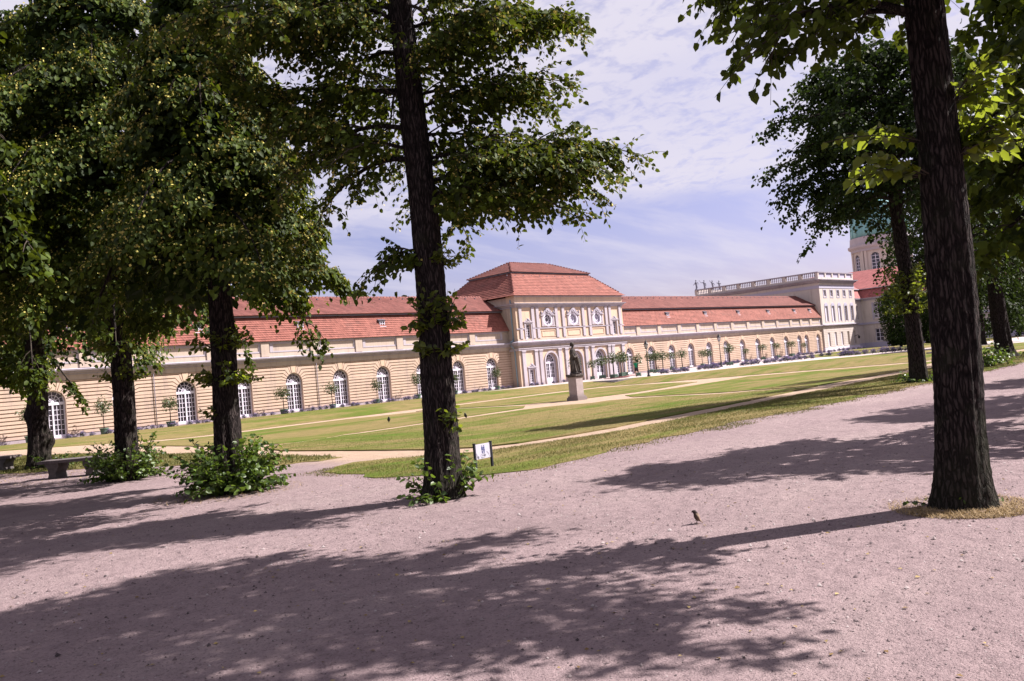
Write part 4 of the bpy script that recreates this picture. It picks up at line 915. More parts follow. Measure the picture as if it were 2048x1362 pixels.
# ------------------------------------------------------------------ trees
def nrm(a): return a/np.maximum(np.linalg.norm(a, axis=-1, keepdims=True), 1e-9)
UP = np.array([0, 0, 1.])
def leaves_mesh(name, P, T, size, rg, droop=.6, side=None, wid=.85, AX=None, NN=None):
    """heart-shaped leaves at P (n,3) on twigs running along T; each two folded quads"""
    n = len(P); rnd = rg.random(n)
    if side is None: side = nrm(np.cross(T, UP)+rg.normal(0, .15, (n, 3)))*np.where(rg.random((n, 1)) < .5, -1, 1)
    ax = nrm(side*.8+T*.45-UP*droop*rg.uniform(.3, 1.3, (n, 1))+rg.normal(0, .28, (n, 3)))
    nn = nrm(UP*.55+rg.normal(0, .62, (n, 3))); nn = nrm(nn-ax*np.sum(nn*ax, 1, keepdims=True)); lat = np.cross(ax, nn)
    if AX is not None: ax = AX; nn = nrm(NN-ax*np.sum(NN*ax, 1, keepdims=True)); lat = np.cross(ax, nn)
    L = (size*rg.uniform(.62, 1.15, n))[:, None]; Wd = L*wid
    b = P+ax*L*.18
    v0 = b; v1 = b+ax*L*.10+lat*Wd*.40+nn*Wd*.13; v2 = b+ax*L*.58+lat*Wd*.40+nn*Wd*.10; v3 = b+ax*L*1.0-nn*L*.10; v4 = b+ax*L*.58-lat*Wd*.40+nn*Wd*.10; v5 = b+ax*L*.10-lat*Wd*.40+nn*Wd*.13
    V = np.stack([v0, v1, v2, v3, v4, v5], 1).reshape(-1, 3); I = np.arange(n)[:, None]*6
    F = np.concatenate([I+np.array([[0, 1, 2, 3]]), I+np.array([[0, 3, 4, 5]])], 0)
    return np_mesh(name, V, F, np.repeat(rnd, 6))
def bits_mesh(name, P, size, rg, k=3):
    n = len(P)*k; Q = np.repeat(P, k, 0)+rg.normal(0, size*.55, (n, 3)); a = nrm(rg.normal(0, 1, (n, 3))); b = nrm(np.cross(a, rg.normal(0, 1, (n, 3))))
    s = (size*rg.uniform(.5, 1.1, n))[:, None]; V = np.stack([Q-a*s*.6, Q+b*s*.45, Q+a*s*.6, Q-b*s*.45], 1).reshape(-1, 3)
    return np_mesh(name, V, np.arange(n*4).reshape(-1, 4), np.repeat(rg.random(n), 4))
def tubes_mesh(name, B0, B1, B2, r0, r1, k=5, ns=4):
    """many quadratic-bezier tubes in one mesh"""
    n = len(B0); t = np.linspace(0, 1, k)[None, :, None]
    C = B0[:, None]*(1-t)**2+2*B1[:, None]*t*(1-t)+B2[:, None]*t*t
    T = nrm(2*(B1-B0)[:, None]*(1-t)+2*(B2-B1)[:, None]*t+1e-6); ref = np.where(np.abs(T[..., 2:3]) < .9, UP, np.array([1., 0, 0])); a = nrm(np.cross(T, ref)); b = np.cross(T, a)
    rr = (r0[:, None]+(r1-r0)[:, None]*np.linspace(0, 1, k)[None])[..., None]
    V = np.stack([C+rr*(a*math.cos(2*PI*i/ns)+b*math.sin(2*PI*i/ns)) for i in range(ns)], 2).reshape(-1, 3)
    base = (np.arange(n)*k*ns)[:, None, None]; kk = (np.arange(k-1)*ns)[None, :, None]; ii = np.arange(ns)[None, None]; jj = (ii+1) % ns
    F = np.stack([base+kk+ii, base+kk+jj, base+kk+ns+jj, base+kk+ns+ii], -1).reshape(-1, 4)
    return np_mesh(name, V, F)
def bez(B0, B1, B2, t): t = t[..., None]; return B0*(1-t)**2+2*B1*t*(1-t)+B2*t*t
def bezt(B0, B1, B2, t): t = t[..., None]; return nrm((B1-B0)*(1-t)+(B2-B1)*t+1e-6)

def trunk_mesh(rg, r, H, flare, path, ns=60, nr=150, burls=0):
    z = H*np.linspace(0, 1, nr)**1.25; th = np.linspace(0, 2*PI, ns, endpoint=False)
    taper = r*(1-.42*(z/H)**.9)*np.where(z > H*.8, 1-(z-H*.8)/(H*.2)*.75, 1)
    R_ = taper[:, None]*np.ones((1, ns))
    fl = flare*np.exp(-z/.28)[:, None]; lob = 1+.35*np.cos(th*5+1.1+rg.uniform(0, 6))[None]+.25*np.cos(th*3+rg.uniform(0, 6))[None]
    R_ = R_+fl*lob
    w = np.zeros((nr, ns))
    for _ in range(7):
        k = rg.integers(5, 17); w += np.sin(k*th[None]+rg.uniform(0, 6)+np.sin(z[:, None]*rg.uniform(.6, 2.2)+rg.uniform(0, 6))*1.2)*(.022/np.sqrt(k/6))
    R_ = R_*(1+w*1.25+rg.normal(0, .016, (nr, ns)))
    for _ in range(burls):
        zb, tb, a = rg.uniform(.3, 3.2), rg.uniform(0, 2*PI), rg.uniform(.06, .16); R_ += a*np.exp(-((z[:, None]-zb)/.22)**2-((np.angle(np.exp(1j*(th[None]-tb))))/.45)**2)
    cx, cy_ = path(z)
    V = np.stack([cx[:, None]+R_*np.cos(th), cy_[:, None]+R_*np.sin(th), np.repeat(z[:, None], ns, 1)-.08], -1).reshape(-1, 3)
    I = (np.arange(nr-1)[:, None]*ns); i = np.arange(ns)[None]; j = (i+1) % ns
    return np_mesh('trunk', V, np.stack([I+i, I+j, I+ns+j, I+ns+i], -1).reshape(-1, 4))

def sprays(rg, B0, B1, B2, L, dens, tw_len, per_twig, up=.1, droop=.35, tmin=.28, sub=.42, tpl=9, tlo=.12):
    """from limbs (bezier) grow side branches, from these twigs; returns side branches, twigs and leaf anchors"""
    S0, S1, S2 = [], [], []
    for b0, b1, b2, l in zip(B0, B1, B2, L):
        n = max(4, int(l*dens)); t = np.sort(rg.uniform(tmin, 1, n)); p = bez(b0, b1, b2, t); tg = bezt(b0, b1, b2, t)
        sd = nrm(np.cross(tg, UP))*np.where(np.arange(n)[:, None] % 2 == 0, 1, -1); ang = rg.uniform(.35, 1.15, (n, 1))
        d = nrm(tg*np.cos(ang)+sd*np.sin(ang)+UP*rg.normal(up, .32, (n, 1))); ll = (np.clip(sub*l*(1.15-t), .4, 1.7)*rg.uniform(.7, 1.25, n))[:, None]
        S0.append(p); S1.append(p+d*ll*.5+UP*ll*.06); S2.append(p+d*ll-UP*ll*droop*rg.uniform(.4, 1.4, (n, 1)))
        S0.append(b2[None]-(b2-b1)[None]*.25); S1.append(b2[None]+(b2-b1)[None]*.1); S2.append(b2[None]+nrm((b2-b1)[None])*.5-UP*.12)
    S0, S1, S2 = map(np.concatenate, (S0, S1, S2)); sl_ = np.linalg.norm(S2-S0, axis=1)
    nt_ = np.maximum(4, (sl_*tpl).astype(int)); rep = np.repeat(np.arange(len(S0)), nt_); n = len(rep)
    t = rg.uniform(tlo, 1, n); p = bez(S0[rep], S1[rep], S2[rep], t); tg = bezt(S0[rep], S1[rep], S2[rep], t)
    sd = nrm(np.cross(tg, UP)+1e-4)*np.where(rg.random((n, 1)) < .5, 1, -1); ang = rg.uniform(.3, 1.2, (n, 1))
    d = nrm(tg*np.cos(ang)+sd*np.sin(ang)+UP*rg.normal(.05, .4, (n, 1))); ll = (tw_len*rg.uniform(.55, 1.3, n))[:, None]
    T0 = p; T1 = p+d*ll*.55; T2 = p+d*ll-UP*ll*droop*rg.uniform(.3, 1.6, (n, 1))
    rep = np.repeat(np.arange(n), per_twig); t = (np.tile(np.arange(per_twig), n)+rg.uniform(.1, .9, len(rep)))/per_twig*.95+.05
    LP = bez(T0[rep], T1[rep], T2[rep], t); LT = bezt(T0[rep], T1[rep], T2[rep], t)
    sgn = np.where((np.tile(np.arange(per_twig), n) % 2) == 0, 1., -1.)[:, None]; sd = nrm(np.cross(LT, UP)+rg.normal(0, .2, LT.shape))*sgn
    return (S0, S1, S2), (T0, T1, T2), (LP, LT, sd)
def shoot_clump(rg, c, rx, rz, n, per, r0=.1, sweep=1.0, az=None, spread=PI):
    """leafy shoots springing from the foot or side of a trunk"""
    a = rg.uniform(-spread, spread, n)+(az or 0); e = rg.uniform(.05, 1.2, n); d = np.stack([np.cos(a)*np.cos(e), np.sin(a)*np.cos(e), np.sin(e)], 1)
    l = rg.uniform(.55, 1.05, (n, 1)); E_ = d*np.array([rx, rx, rz])*l
    B0 = np.array(c)+np.stack([np.cos(a), np.sin(a), a*0], 1)*r0*.8; B2 = np.array(c)+np.stack([np.cos(a), np.sin(a), a*0], 1)*r0+E_; B1 = (B0+B2)/2+UP*.22*np.linalg.norm(E_, axis=1, keepdims=True)*sweep
    rep = np.repeat(np.arange(n), per); t = (np.tile(np.arange(per), n)+rg.uniform(.1, .9, len(rep)))/per*.85+.15
    LP = bez(B0[rep], B1[rep], B2[rep], t); LT = bezt(B0[rep], B1[rep], B2[rep], t)
    sgn = np.where((np.tile(np.arange(per), n) % 2) == 0, 1., -1.)[:, None]; sd = nrm(np.cross(LT, UP)+rg.normal(0, .25, LT.shape))*sgn
    return (B0, B1, B2), (LP, LT, sd)

def boughs(rg, path, z0, zmin, H, Rc, nb, per, pf, given=None):
    """leaves laid like shingles on drooping tongue-shaped boughs"""
    PP, AA, NL, BB = [], [], [], []; ga = rg.uniform(0, 6)
    for k in range(nb if given is None else len(given)):
        u = (k+rg.uniform(.2, .8))/max(nb, len(given or ())); zs = z0+(H-z0)*u*.95; az = ga+k*2.39996+rg.normal(0, .2); l = Rc*float(pf(u))*rg.uniform(.8, 1.12)
        d = np.array([math.cos(az), math.sin(az), 0.]); c = path(np.array([zs])); b0 = np.array([c[0][0], c[1][0], zs]); drop = rg.uniform(.45, .75)*l*(1.05-.2*u)
        b1 = b0+d*l*.5+UP*l*rg.uniform(.12, .28); b2 = b0+d*l-UP*drop; b2[2] = max(b2[2], zmin+rg.uniform(0, .8))
        if given is not None: b0, b1, b2 = given[k]; l = float(np.linalg.norm(b2-b0))
        m = int(per*l*rg.uniform(.85, 1.15)); t = rg.uniform(.12, 1.03, m)**.85; s_ = rg.uniform(-1, 1, m); C_ = bez(b0, b1, b2, t); T_ = bezt(b0, b1, b2, t)
        la = nrm(np.cross(T_, UP)); wmx = (rg.uniform(.34, .46) if given is None else .24)*l+.1; w = wmx*np.clip(np.sin(PI*np.clip(.10+.80*t, 0, 1)), .15, 1)
        rag = 1+.22*np.sin(t*17+k)+.18*rg.normal(0, 1, m)
        P = C_+la*(s_*w*rag)[:, None]-UP*(.5*w*s_*s_+rg.exponential(.07, m)+.06*np.sin(t*23+3*k+s_*4))[:, None]
        ls = nrm(la-UP*(1.0*s_)[:, None]); N_ = np.cross(ls, T_); N_ = nrm(N_*np.sign(N_[:, 2:3]+1e-9))
        AA.append(nrm(T_*.55-UP*.55+la*(.45*s_)[:, None]+rg.normal(0, .38, (m, 3)))); NL.append(nrm(N_+rg.normal(0, .36, (m, 3)))); PP.append(P); BB.append((b0, b1, b2))
    return np.concatenate(PP), np.concatenate(AA), np.concatenate(NL), [np.array(q) for q in zip(*BB)]
def tree(name, label, loc, seed, r=.27, H=13, z0=3.6, Rc=3.2, nl=30, dens=5.5, leaf=.09, per=7, tw=.42, droop=.4, lean=(0, 0), flare=.13, burls=0,
         mat='leaf_linden', limbs=(), skip=None, blossom=0, shoots=(), prof=None, wood=True, side_shoots=(), group='linden trees of the alley', cat='tree', blossom_low=1e9, zmin=None, tmin=.28, sub=.42, rl=1.0, tpl=9, tlo=.12, fill=0, hull=0, hper=420, layer=0):
    rg = np.random.default_rng(seed)
    root = empty(name, (loc[0], loc[1], gz(*loc))); tag(root, label, cat, group)
    ph = rg.uniform(0, 6, 4)
    def path(z): return lean[0]*z+.05*np.sin(z*.7+ph[0])-.05*math.sin(ph[0]), lean[1]*z+.05*np.sin(z*.6+ph[1])-.05*math.sin(ph[1])
    link('trunk', trunk_mesh(rg, r, H*.86, flare, path, burls=burls), 'bark', root, True)
    B0, B1, B2 = [], [], []; RL = []
    pf = prof or (lambda u: np.interp(u, [0, .12, .3, .6, .85, 1], [.72, .95, 1, .82, .5, .15]))
    k = 0; ga = rg.uniform(0, 6)
    while k < nl:
        u = (k+rg.uniform(0, 1))/nl; zs = z0+(H-z0)*u*.93; az = ga+k*2.39996+rg.normal(0, .25); k += 1
        if skip and skip(math.degrees(az) % 360, zs): continue
        l = Rc*float(pf(u))*rg.uniform(.78, 1.12); c = path(np.array([zs])); b0 = np.array([c[0][0], c[1][0], zs])
        d = np.array([math.cos(az), math.sin(az), 0.]); rise = l*(.10+.55*u); dr = l*droop*(1.15-u)
        b1 = b0+d*l*.5+UP*(rise*.8+.12*l); b2 = b0+d*l+UP*(rise-dr)
        if zmin is not None: b2[2] = max(b2[2], zmin+rg.uniform(0, .7))
        B0.append(b0); B1.append(b1); B2.append(b2); RL.append(.05*(1-u)+.022)
    for zs, azd, l, dz, arch in limbs:
        c = path(np.array([zs])); b0 = np.array([c[0][0], c[1][0], zs]); d = np.array([math.cos(R(azd)), math.sin(R(azd)), 0.])
        B0.append(b0); B1.append(b0+d*l*.5+UP*arch); B2.append(b0+d*l+UP*dz); RL.append(.045)
    B0, B1, B2 = map(np.array, (B0, B1, B2)); RL = np.array(RL)*rl; Ls = np.linalg.norm(B2-B0, axis=1)
    Sb, Tw, (LP, LT, sd) = sprays(rg, B0, B1, B2, Ls, dens, tw, per, droop=min(droop, .8)*.9, tmin=tmin, sub=sub, tpl=tpl, tlo=tlo)
    link('limbs', tubes_mesh('limbs', B0, B1, B2, RL, RL*.3, 9, 7), 'bark', root, True)['kind'] = 'stuff'
    nS = len(Sb[0]); link('branches', tubes_mesh('branches', *Sb, np.full(nS, .014), np.full(nS, .005), 4, 4), 'twig_bark', root)['kind'] = 'stuff'
    if wood:
        nT = len(Tw[0]); link('twigs', tubes_mesh('twigs', *Tw, np.full(nT, .005), np.full(nT, .0022), 3, 3), 'twig_bark', root)['kind'] = 'stuff'
    link('crown', leaves_mesh('crown', LP, LT, leaf, rg, side=sd), mat, root)['kind'] = 'stuff'
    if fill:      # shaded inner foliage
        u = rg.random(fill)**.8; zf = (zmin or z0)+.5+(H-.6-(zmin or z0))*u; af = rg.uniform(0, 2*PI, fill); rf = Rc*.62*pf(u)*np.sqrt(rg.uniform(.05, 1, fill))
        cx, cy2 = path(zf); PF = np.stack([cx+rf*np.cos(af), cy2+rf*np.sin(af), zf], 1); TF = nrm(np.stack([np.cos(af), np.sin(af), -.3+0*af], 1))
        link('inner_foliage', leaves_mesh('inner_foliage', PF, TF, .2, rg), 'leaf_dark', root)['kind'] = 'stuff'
    if layer and len(limbs):
        q = [(B0[i], B1[i], B2[i]) for i in range(len(B0)-len(limbs), len(B0))]
        HP, HA, HN, _ = boughs(rg, path, z0, z0, H, Rc, 0, layer, pf, q)
        link('crown', leaves_mesh('crown', HP, HA, leaf, rg, AX=HA, NN=HN), mat, root)['kind'] = 'stuff'
        k = rg.random(len(HP)) < .16
        link('blossom', bits_mesh('blossom', HP[k]+HN[k]*.03-UP*.03, .042, rg, 2), 'blossom', root)['kind'] = 'stuff'
    if hull:
        HP, HA, HN, HB = boughs(rg, path, z0, zmin or z0, H, Rc, hull, hper, pf); nb_ = len(HB[0])
        link('limbs', tubes_mesh('limbs', *HB, np.full(nb_, .04), np.full(nb_, .008), 9, 6), 'bark', root, True)['kind'] = 'stuff'
        link('crown', leaves_mesh('crown', HP, HA, leaf, rg, AX=HA, NN=HN), mat, root)['kind'] = 'stuff'
        k = rg.random(len(HP)) < .30
        link('blossom', bits_mesh('blossom', HP[k]+HN[k]*.04-UP*.02, .046, rg, 2), 'blossom', root)['kind'] = 'stuff'
        blossom = 0
    if blossom:
        ce = np.array([path(LP[:, 2])[0], path(LP[:, 2])[1]]).T; rad = np.linalg.norm(LP[:, :2]-ce, axis=1)
        w = np.clip(rad/(Rc*.8), 0, 1)**2; pick = (rg.random(len(LP)) < blossom*w) & (LP[:, 2] < blossom_low)
        link('blossom', bits_mesh('blossom', LP[pick]-UP*.05, .042, rg, 2), 'blossom', root)['kind'] = 'stuff'
    st = []; an = []
    for c, rx, rz, n, per_, sz in shoots:
        b, a = shoot_clump(rg, c, rx, rz, n, per_, r*1.15); st.append(b); an.append(a)
    if shoots:
        b = [np.concatenate(q) for q in zip(*st)]; a = [np.concatenate(q) for q in zip(*an)]
        o = link('basal_shoots', leaves_mesh('basal_shoots', a[0], a[1], shoots[0][5], rg, .5, a[2]), 'leaf_shoot', root); o['kind'] = 'stuff'; o['label'] = 'leafy shoots sprouting round the foot of the trunk'
        link('shoot_stems', tubes_mesh('shoot_stems', *b, np.full(len(b[0]), .008), np.full(len(b[0]), .003), 5, 4), 'twig_bark', root)['kind'] = 'stuff'
    st = []; an = []
    for z, azd, rx, rz, n, per_, sz, spread in side_shoots:
        c = path(np.array([z])); b, a = shoot_clump(rg, (c[0][0], c[1][0], z), rx, rz, n, per_, r*.8, .6, R(azd), R(spread)); st.append(b); an.append(a)
    if side_shoots:
        b = [np.concatenate(q) for q in zip(*st)]; a = [np.concatenate(q) for q in zip(*an)]
        link('trunk_shoots', leaves_mesh('trunk_shoots', a[0], a[1], side_shoots[0][6], rg, .55, a[2]), 'leaf_young', root)['kind'] = 'stuff'
        link('shoot_stems', tubes_mesh('shoot_stems', *b, np.full(len(b[0]), .007), np.full(len(b[0]), .003), 5, 4), 'twig_bark', root)['kind'] = 'stuff'
    return root
RT = -46      # compass direction that runs to the right of the picture; +44 is away from the viewer

# near tree on the right: low leafy sprays left and right, crown above the picture
tree('linden_tree', 'nearest linden with thick dark trunk and large backlit leaves, beside dry grass', (9.07, 2.8), 11, r=.238, H=10.5, z0=5.7, Rc=2.0, nl=46, dens=8, leaf=.12, per=7, tw=.4, flare=.095, lean=(.026, -.022), droop=.3,
     limbs=[(4.9, 134+4, 1.5, .0, .4), (4.9, 134-16, 1.0, .1, .3), (5.0, -130, 1.9, .1, .5), (5.1, -112, 2.5, -.1, .6), (5.1, -145, 1.8, .1, .4), (5.0, -95, 2.3, .0, .5)], mat='leaf_linden',
     side_shoots=[(3.45, RT, .85, .7, 24, 12, .13, 55), (3.3, 134, 1.0, .4, 8, 11, .125, 28), (3.65, 134, 1.1, .35, 5, 11, .125, 25), (4.0, RT, .8, .55, 12, 11, .125, 50)], shoots=[((0.05, .1, 0), .22, .2, 5, 6, .06)])
# the tree in the middle with its long right-hand branches
tree('linden_tree', 'slender linden in the middle with branches reaching right across the sky', (8.0, 9.4), 21, layer=330, r=.252, H=11, z0=4.9, Rc=2.25, nl=46, dens=5.0, tpl=11, tlo=.2, tmin=.1, rl=.65, leaf=.098, per=7, tw=.42, flare=.09, blossom=.5,
     skip=lambda a, z: (z < 7.6 and (a > 270 or a < 20)) or (z < 8 and 185 < a <= 270), droop=.32,
     limbs=[(4.95, RT+4, 2.9, .0, .25), (4.85, RT-12, 2.4, -.25, .2), (4.4, RT+10, 1.9, -.15, .25), (4.25, RT-18, 1.7, -.05, .3), (4.6, RT+2, 2.2, -.1, .3), (5.7, RT+2, 1.9, .35, .35), (5.9, RT+26, 2.0, .2, .4), (6.5, RT-8, 2.2, .35, .5), (6.9, RT+14, 2.4, .25, .5), (7.3, RT-24, 2.2, .4, .6), (5.3, RT+40, 1.8, .0, .3), (6.2, RT-45, 1.6, .4, .3), (4.6, RT+70, 1.3, -.3, .2), (5.1, 134+10, 2.6, 1.3, .3), (5.9, 134, 2.2, .2, .4), (6.8, 134+24, 2.7, .2, .5), (7.2, 134, 3.0, .1, .6), (6.6, 134+45, 2.4, .0, .5), (7.6, 134-30, 2.4, .3, .5), (3.6, 134+5, .55, -.05, .08)],
     shoots=[((0, 0, 0), .5, .75, 34, 9, .10)], side_shoots=[(2.4, RT-55, .34, .75, 28, 9, .10, 85), (2.05, RT-55, .3, .35, 14, 8, .095, 75), (3.35, RT-10, .4, .35, 9, 8, .095, 60), (.95, RT-50, .25, .55, 4, 9, .08, 30)])
# left row
DP = lambda u: np.interp(u, [0, .12, .3, .6, .85, 1], [1.0, 1.0, .86, .62, .4, .2])
kw = dict(dens=3, sub=.30, tmin=.4, tpl=7, tlo=.3, fill=6000, hull=25, hper=720, leaf=.115, per=7, tw=.3, droop=1.25, blossom=.95, mat='leaf_linden')
TP = lambda u: np.interp(u, [0, .12, .3, .6, .85, 1], [1.0, 1.0, .95, .85, .7, .4])
tree('linden_tree', 'flowering linden with drooping crown above a wide bush of basal shoots', (7.32, 14.5), 31, r=.25, prof=DP, H=9.8, z0=4.3, zmin=3.0, Rc=2.55, nl=8, flare=.1, **kw,
     shoots=[((0, 0, 0), .88, 1.15, 160, 13, .105), ((0, 0, 0), .75, .5, 60, 11, .1)], side_shoots=[(1.95, RT, .55, .5, 30, 10, .10, 180), (1.35, 134, .3, .3, 7, 8, .09, 70), (2.6, RT, .5, .4, 16, 9, .10, 180)])
tree('linden_tree', 'flowering linden with ivy-like shoots climbing its trunk beside the stone bench', (7.78, 20.4), 41, r=.255, prof=TP, H=12.5, z0=4.5, zmin=3.0, Rc=3.3, nl=8, flare=.1, **{**kw, 'leaf': .13, 'hper': 540},
     shoots=[((0, 0, 0), .78, 1.15, 160, 12, .095)], side_shoots=[(2.3, RT, .55, .45, 28, 9, .09, 180), (3.0, RT, .5, .4, 18, 9, .09, 180)])
tree('linden_tree', 'knobbly linden between the two stone benches', (8.55, 29.4), 51, r=.31, prof=TP, H=14.5, z0=5.0, zmin=2.7, Rc=4.0, nl=10, flare=.14, burls=7, **{**kw, 'leaf': .15, 'hper': 420}, shoots=[((.3, -.3, 0), .55, .6, 30, 9, .10)], wood=False)
kw2 = dict(kw); kw2.update(leaf=.17, hull=26, hper=330)
tree('linden_tree', 'dark linden at the edge of the picture behind the second bench', (7.2, 36.5), 61, r=.28, prof=TP, H=16, z0=4.2, zmin=2.2, Rc=4.8, nl=16, flare=.1, **kw2, wood=False, shoots=[((0, 0, 0), .8, .7, 30, 8, .12)])
# right-hand row receding along the alley
kr = dict(H=14, dens=3.2, leaf=.16, per=5, droop=.45, mat='leaf_dark')
tree('linden_tree', 'linden standing on the verge half behind the nearest trunk', (31.8, 10.8), 71, r=.29, z0=6.3, Rc=4.1, nl=78, flare=.1, **{**kr, 'H': 12, 'droop': .24, 'dens': 4.6}, tw=.6, wood=False, lean=(-.012, .01), shoots=[((0, 0, 0), .7, .45, 24, 8, .12)],
     side_shoots=[(3.0, RT, 1.0, .9, 60, 9, .13, 180), (2.5, 134, .8, .6, 24, 9, .13, 180), (3.7, RT, .8, .6, 30, 9, .13, 180)])
tree('linden_tree', 'linden on the verge hidden behind the nearest trunk, bright shoots at its foot', (41.4, 11.6), 81, r=.28, z0=4.6, Rc=3.6, nl=34, **{**kr, 'H': 8.5}, tw=.6, wood=False, shoots=[((0, 0, 0), 1.5, 1.1, 110, 10, .15)])
tree('linden_tree', 'broad linden trunk farthest along the verge beside the distant steps', (53.0, 13.3), 91, r=.46, z0=4.6, Rc=5.2, nl=44, flare=.35, **{**kr, 'H': 11}, tw=.7, wood=False, shoots=[((-.2, -.4, 0), .6, .8, 14, 8, .14)])
ko = dict(H=8.6, dens=5, leaf=.2, per=5, droop=.4, mat='leaf_linden', wood=False)
kq = dict(H=11, dens=4, leaf=.24, per=5, droop=.6, mat='leaf_linden', wood=False)
tree('linden_tree', 'unseen linden added beyond the left edge of the picture to hold back sky light', (-3.2, 13.0), 201, r=.27, z0=4.0, Rc=3.3, nl=44, **kq, tw=.5)  # out of view, added so its crown cuts the skylight on the gravel
tree('linden_tree', 'linden of the left row beyond the picture, level with the wide bush', (3.3, 21.0), 202, r=.27, z0=5.2, Rc=3.6, nl=60, zmin=4.6, **{**kq, 'leaf': .17, 'dens': 4.6, 'per': 6}, tw=.5)
tree('linden_tree', 'unseen linden added behind the viewer to deepen the shade in the alley', (1.5, -4.6), 204, r=.27, z0=3.8, Rc=3.3, nl=40, **{**kq, 'H': 9}, tw=.5)  # added behind the camera to block sky and darken the ground shadows
tree('linden_tree', 'leafy linden beyond the right edge of the picture shading the gravel', (17.2, 2.6), 101, r=.28, z0=3.6, Rc=2.2, nl=40, **ko, tw=.5)
tree('linden_tree', 'second linden beyond the right edge of the picture, its crown hanging in', (25.3, 2.0), 111, r=.28, z0=4.2, Rc=2.2, nl=40, **ko, tw=.5)
tree('linden_tree', 'third linden beyond the right edge of the picture along the alley', (34.0, 2.2), 121, r=.28, z0=4.2, Rc=2.4, nl=40, **ko, tw=.5)
# far trees
kf = dict(dens=2.6, leaf=.34, per=5, droop=.5, mat='leaf_dark', wood=False, group='trees by the palace')
tree('palace_tree', 'dark tree standing before the shaded palace wing', (104, 28.3), 131, r=.5, H=13, z0=3.2, Rc=4.8, nl=40, tw=1.0, **kf)
tree('palace_tree', 'rounded dark tree rising beside the palace wing windows', (150, 31), 141, r=.45, H=15, z0=3.0, Rc=6.0, nl=40, tw=1.2, **kf)
tree('background_tree', 'treetop showing above the left roof ridge of the orangery', (78.9, 110), 151, r=.4, H=17.0, z0=8, Rc=3.4, nl=30, tw=1.0, dens=2.6, leaf=.4, per=5, droop=.4, mat='leaf_linden', wood=False, group=None)
# the dense columns of foliage beside the palace
def column_tree(label, x, y, rx, h, seed, n=9000, leaf=.3):
    rg = np.random.default_rng(seed); root = empty('clipped_tree', (x, y, gz(x, y))); tag(root, label, 'tree', 'dense trees by the palace wing')
    m = MB(); m.tube([(0, 0, 0), (.05, 0, h*.5), (0, 0, h*.9)], [.25, .18, .04], 8); m.build('trunk', 'bark', root, True)
    u = rg.random(n); z = h*(.04+.96*u); lump = .75+.35*np.sin(z*1.7+rg.uniform(0, 6))*rg.random(n)**.3
    rr = rx*np.interp(u, [0, .1, .45, .8, 1], [.55, .75, .85, 1, .15])*np.sqrt(rg.uniform(.45, 1.15, n))*(.8+.25*np.sin(rg.uniform(0, 2*PI, n)*1))
    a = rg.uniform(0, 2*PI, n); P = np.stack([rr*np.cos(a), rr*np.sin(a), z], 1); T = nrm(np.stack([np.cos(a), np.sin(a), a*0+.2], 1))
    link('crown', leaves_mesh('crown', P, T, leaf, rg), 'leaf_dark', root)['kind'] = 'stuff'
column_tree('tall dense tree hiding the middle of the palace wing', 137, 48.6, 2.9, 9.6, 161)
column_tree('narrow dense tree right of the tall one by the palace wing', 141, 45.2, 2.1, 8.2, 162, 6000)

# ------------------------------------------------------------------ garden statue
st = empty('garden_statue', (42.15, 35.5, gz(42.15, 35.5)), R(0)); tag(st, 'weathered stone figure of a robed woman on a tall plinth amid the lawns', 'statue')
m = MB(); m.box(-.47, .47, -.47, .47, -.1, .2); m.box(-.41, .41, -.41, .41, .2, .30); m.build('plinth_base', 'plinth_stone', st)
m = MB(); m.box(-.335, .335, -.335, .335, .30, 1.52); m.build('plinth', 'plinth_stone', st)
m = MB(); m.box(-.37, .37, -.37, .37, 1.52, 1.58); m.box(-.43, .43, -.43, .43, 1.58, 1.70); m.build('plinth_cap', 'statue_stone', st)
m = MB(); m.box(-.36, .36, -.36, .36, 1.70, 1.78)
nz, na = 46, 40; vs = []
for k in range(nz):
    t = k/(nz-1); z = 1.76+1.62*t
    rx = np.interp(t, [0, .15, .4, .58, .68, .82, .93, 1], [.36, .33, .29, .27, .22, .27, .25, .10]); ry = np.interp(t, [0, .15, .4, .58, .68, .82, .93, 1], [.30, .28, .25, .23, .19, .21, .18, .09])
    ox = np.interp(t, [0, .4, .7, 1], [.03, .0, -.05, -.02])
    for i in range(na):
        a = 2*PI*i/na; fold = (1-min(1, t/.8))*.055*math.sin(9*a+3*math.sin(t*3))+(1-min(1, t/.7))*.03*math.sin(17*a+4*t)
        q = 1+fold/rx*.9; vs.append((ox+rx*q*math.cos(a), ry*q*math.sin(a), z))
m.add(vs, [(k*na+i, k*na+(i+1) % na, (k+1)*na+(i+1) % na, (k+1)*na+i) for k in range(nz-1) for i in range(na)]+[tuple(range(na-1, -1, -1)), tuple((nz-1)*na+i for i in range(na))])
m.tube([(-.02, 0, 3.3), (0, 0, 3.45), (.02, 0, 3.52)], [.1, .085, .09], 10); m.ball((.03, 0, 3.62), (.135, .12, .17), 14, 10); m.ball((-.04, 0, 3.68), (.14, .13, .13), 12, 8); m.ball((-.14, 0, 3.60), (.08, .08, .08)); m.ball((.155, 0, 3.60), (.03, .02, .03))
for s in (-1, 1):
    m.tube([(-.05, .22*s, 3.27), (-.12, .33*s, 2.98), (.0, .34*s, 2.78)], [.10, .09, .085], 10); m.tube([(.0, .34*s, 2.78), (.2, .22*s, 2.84), (.31, .06*s, 2.92)], [.085, .07, .055], 10); m.ball((.33, .05*s, 2.93), (.07, .06, .06))
m.tube([(.26, -.12, 2.95), (.34, -.1, 2.6), (.40, -.04, 2.2), (.44, .05, 1.85)], [.09, .10, .13, .12], 10); m.tube([(.24, .15, 2.9), (.38, .12, 2.4), (.5, .08, 1.85)], [.08, .09, .1], 10)
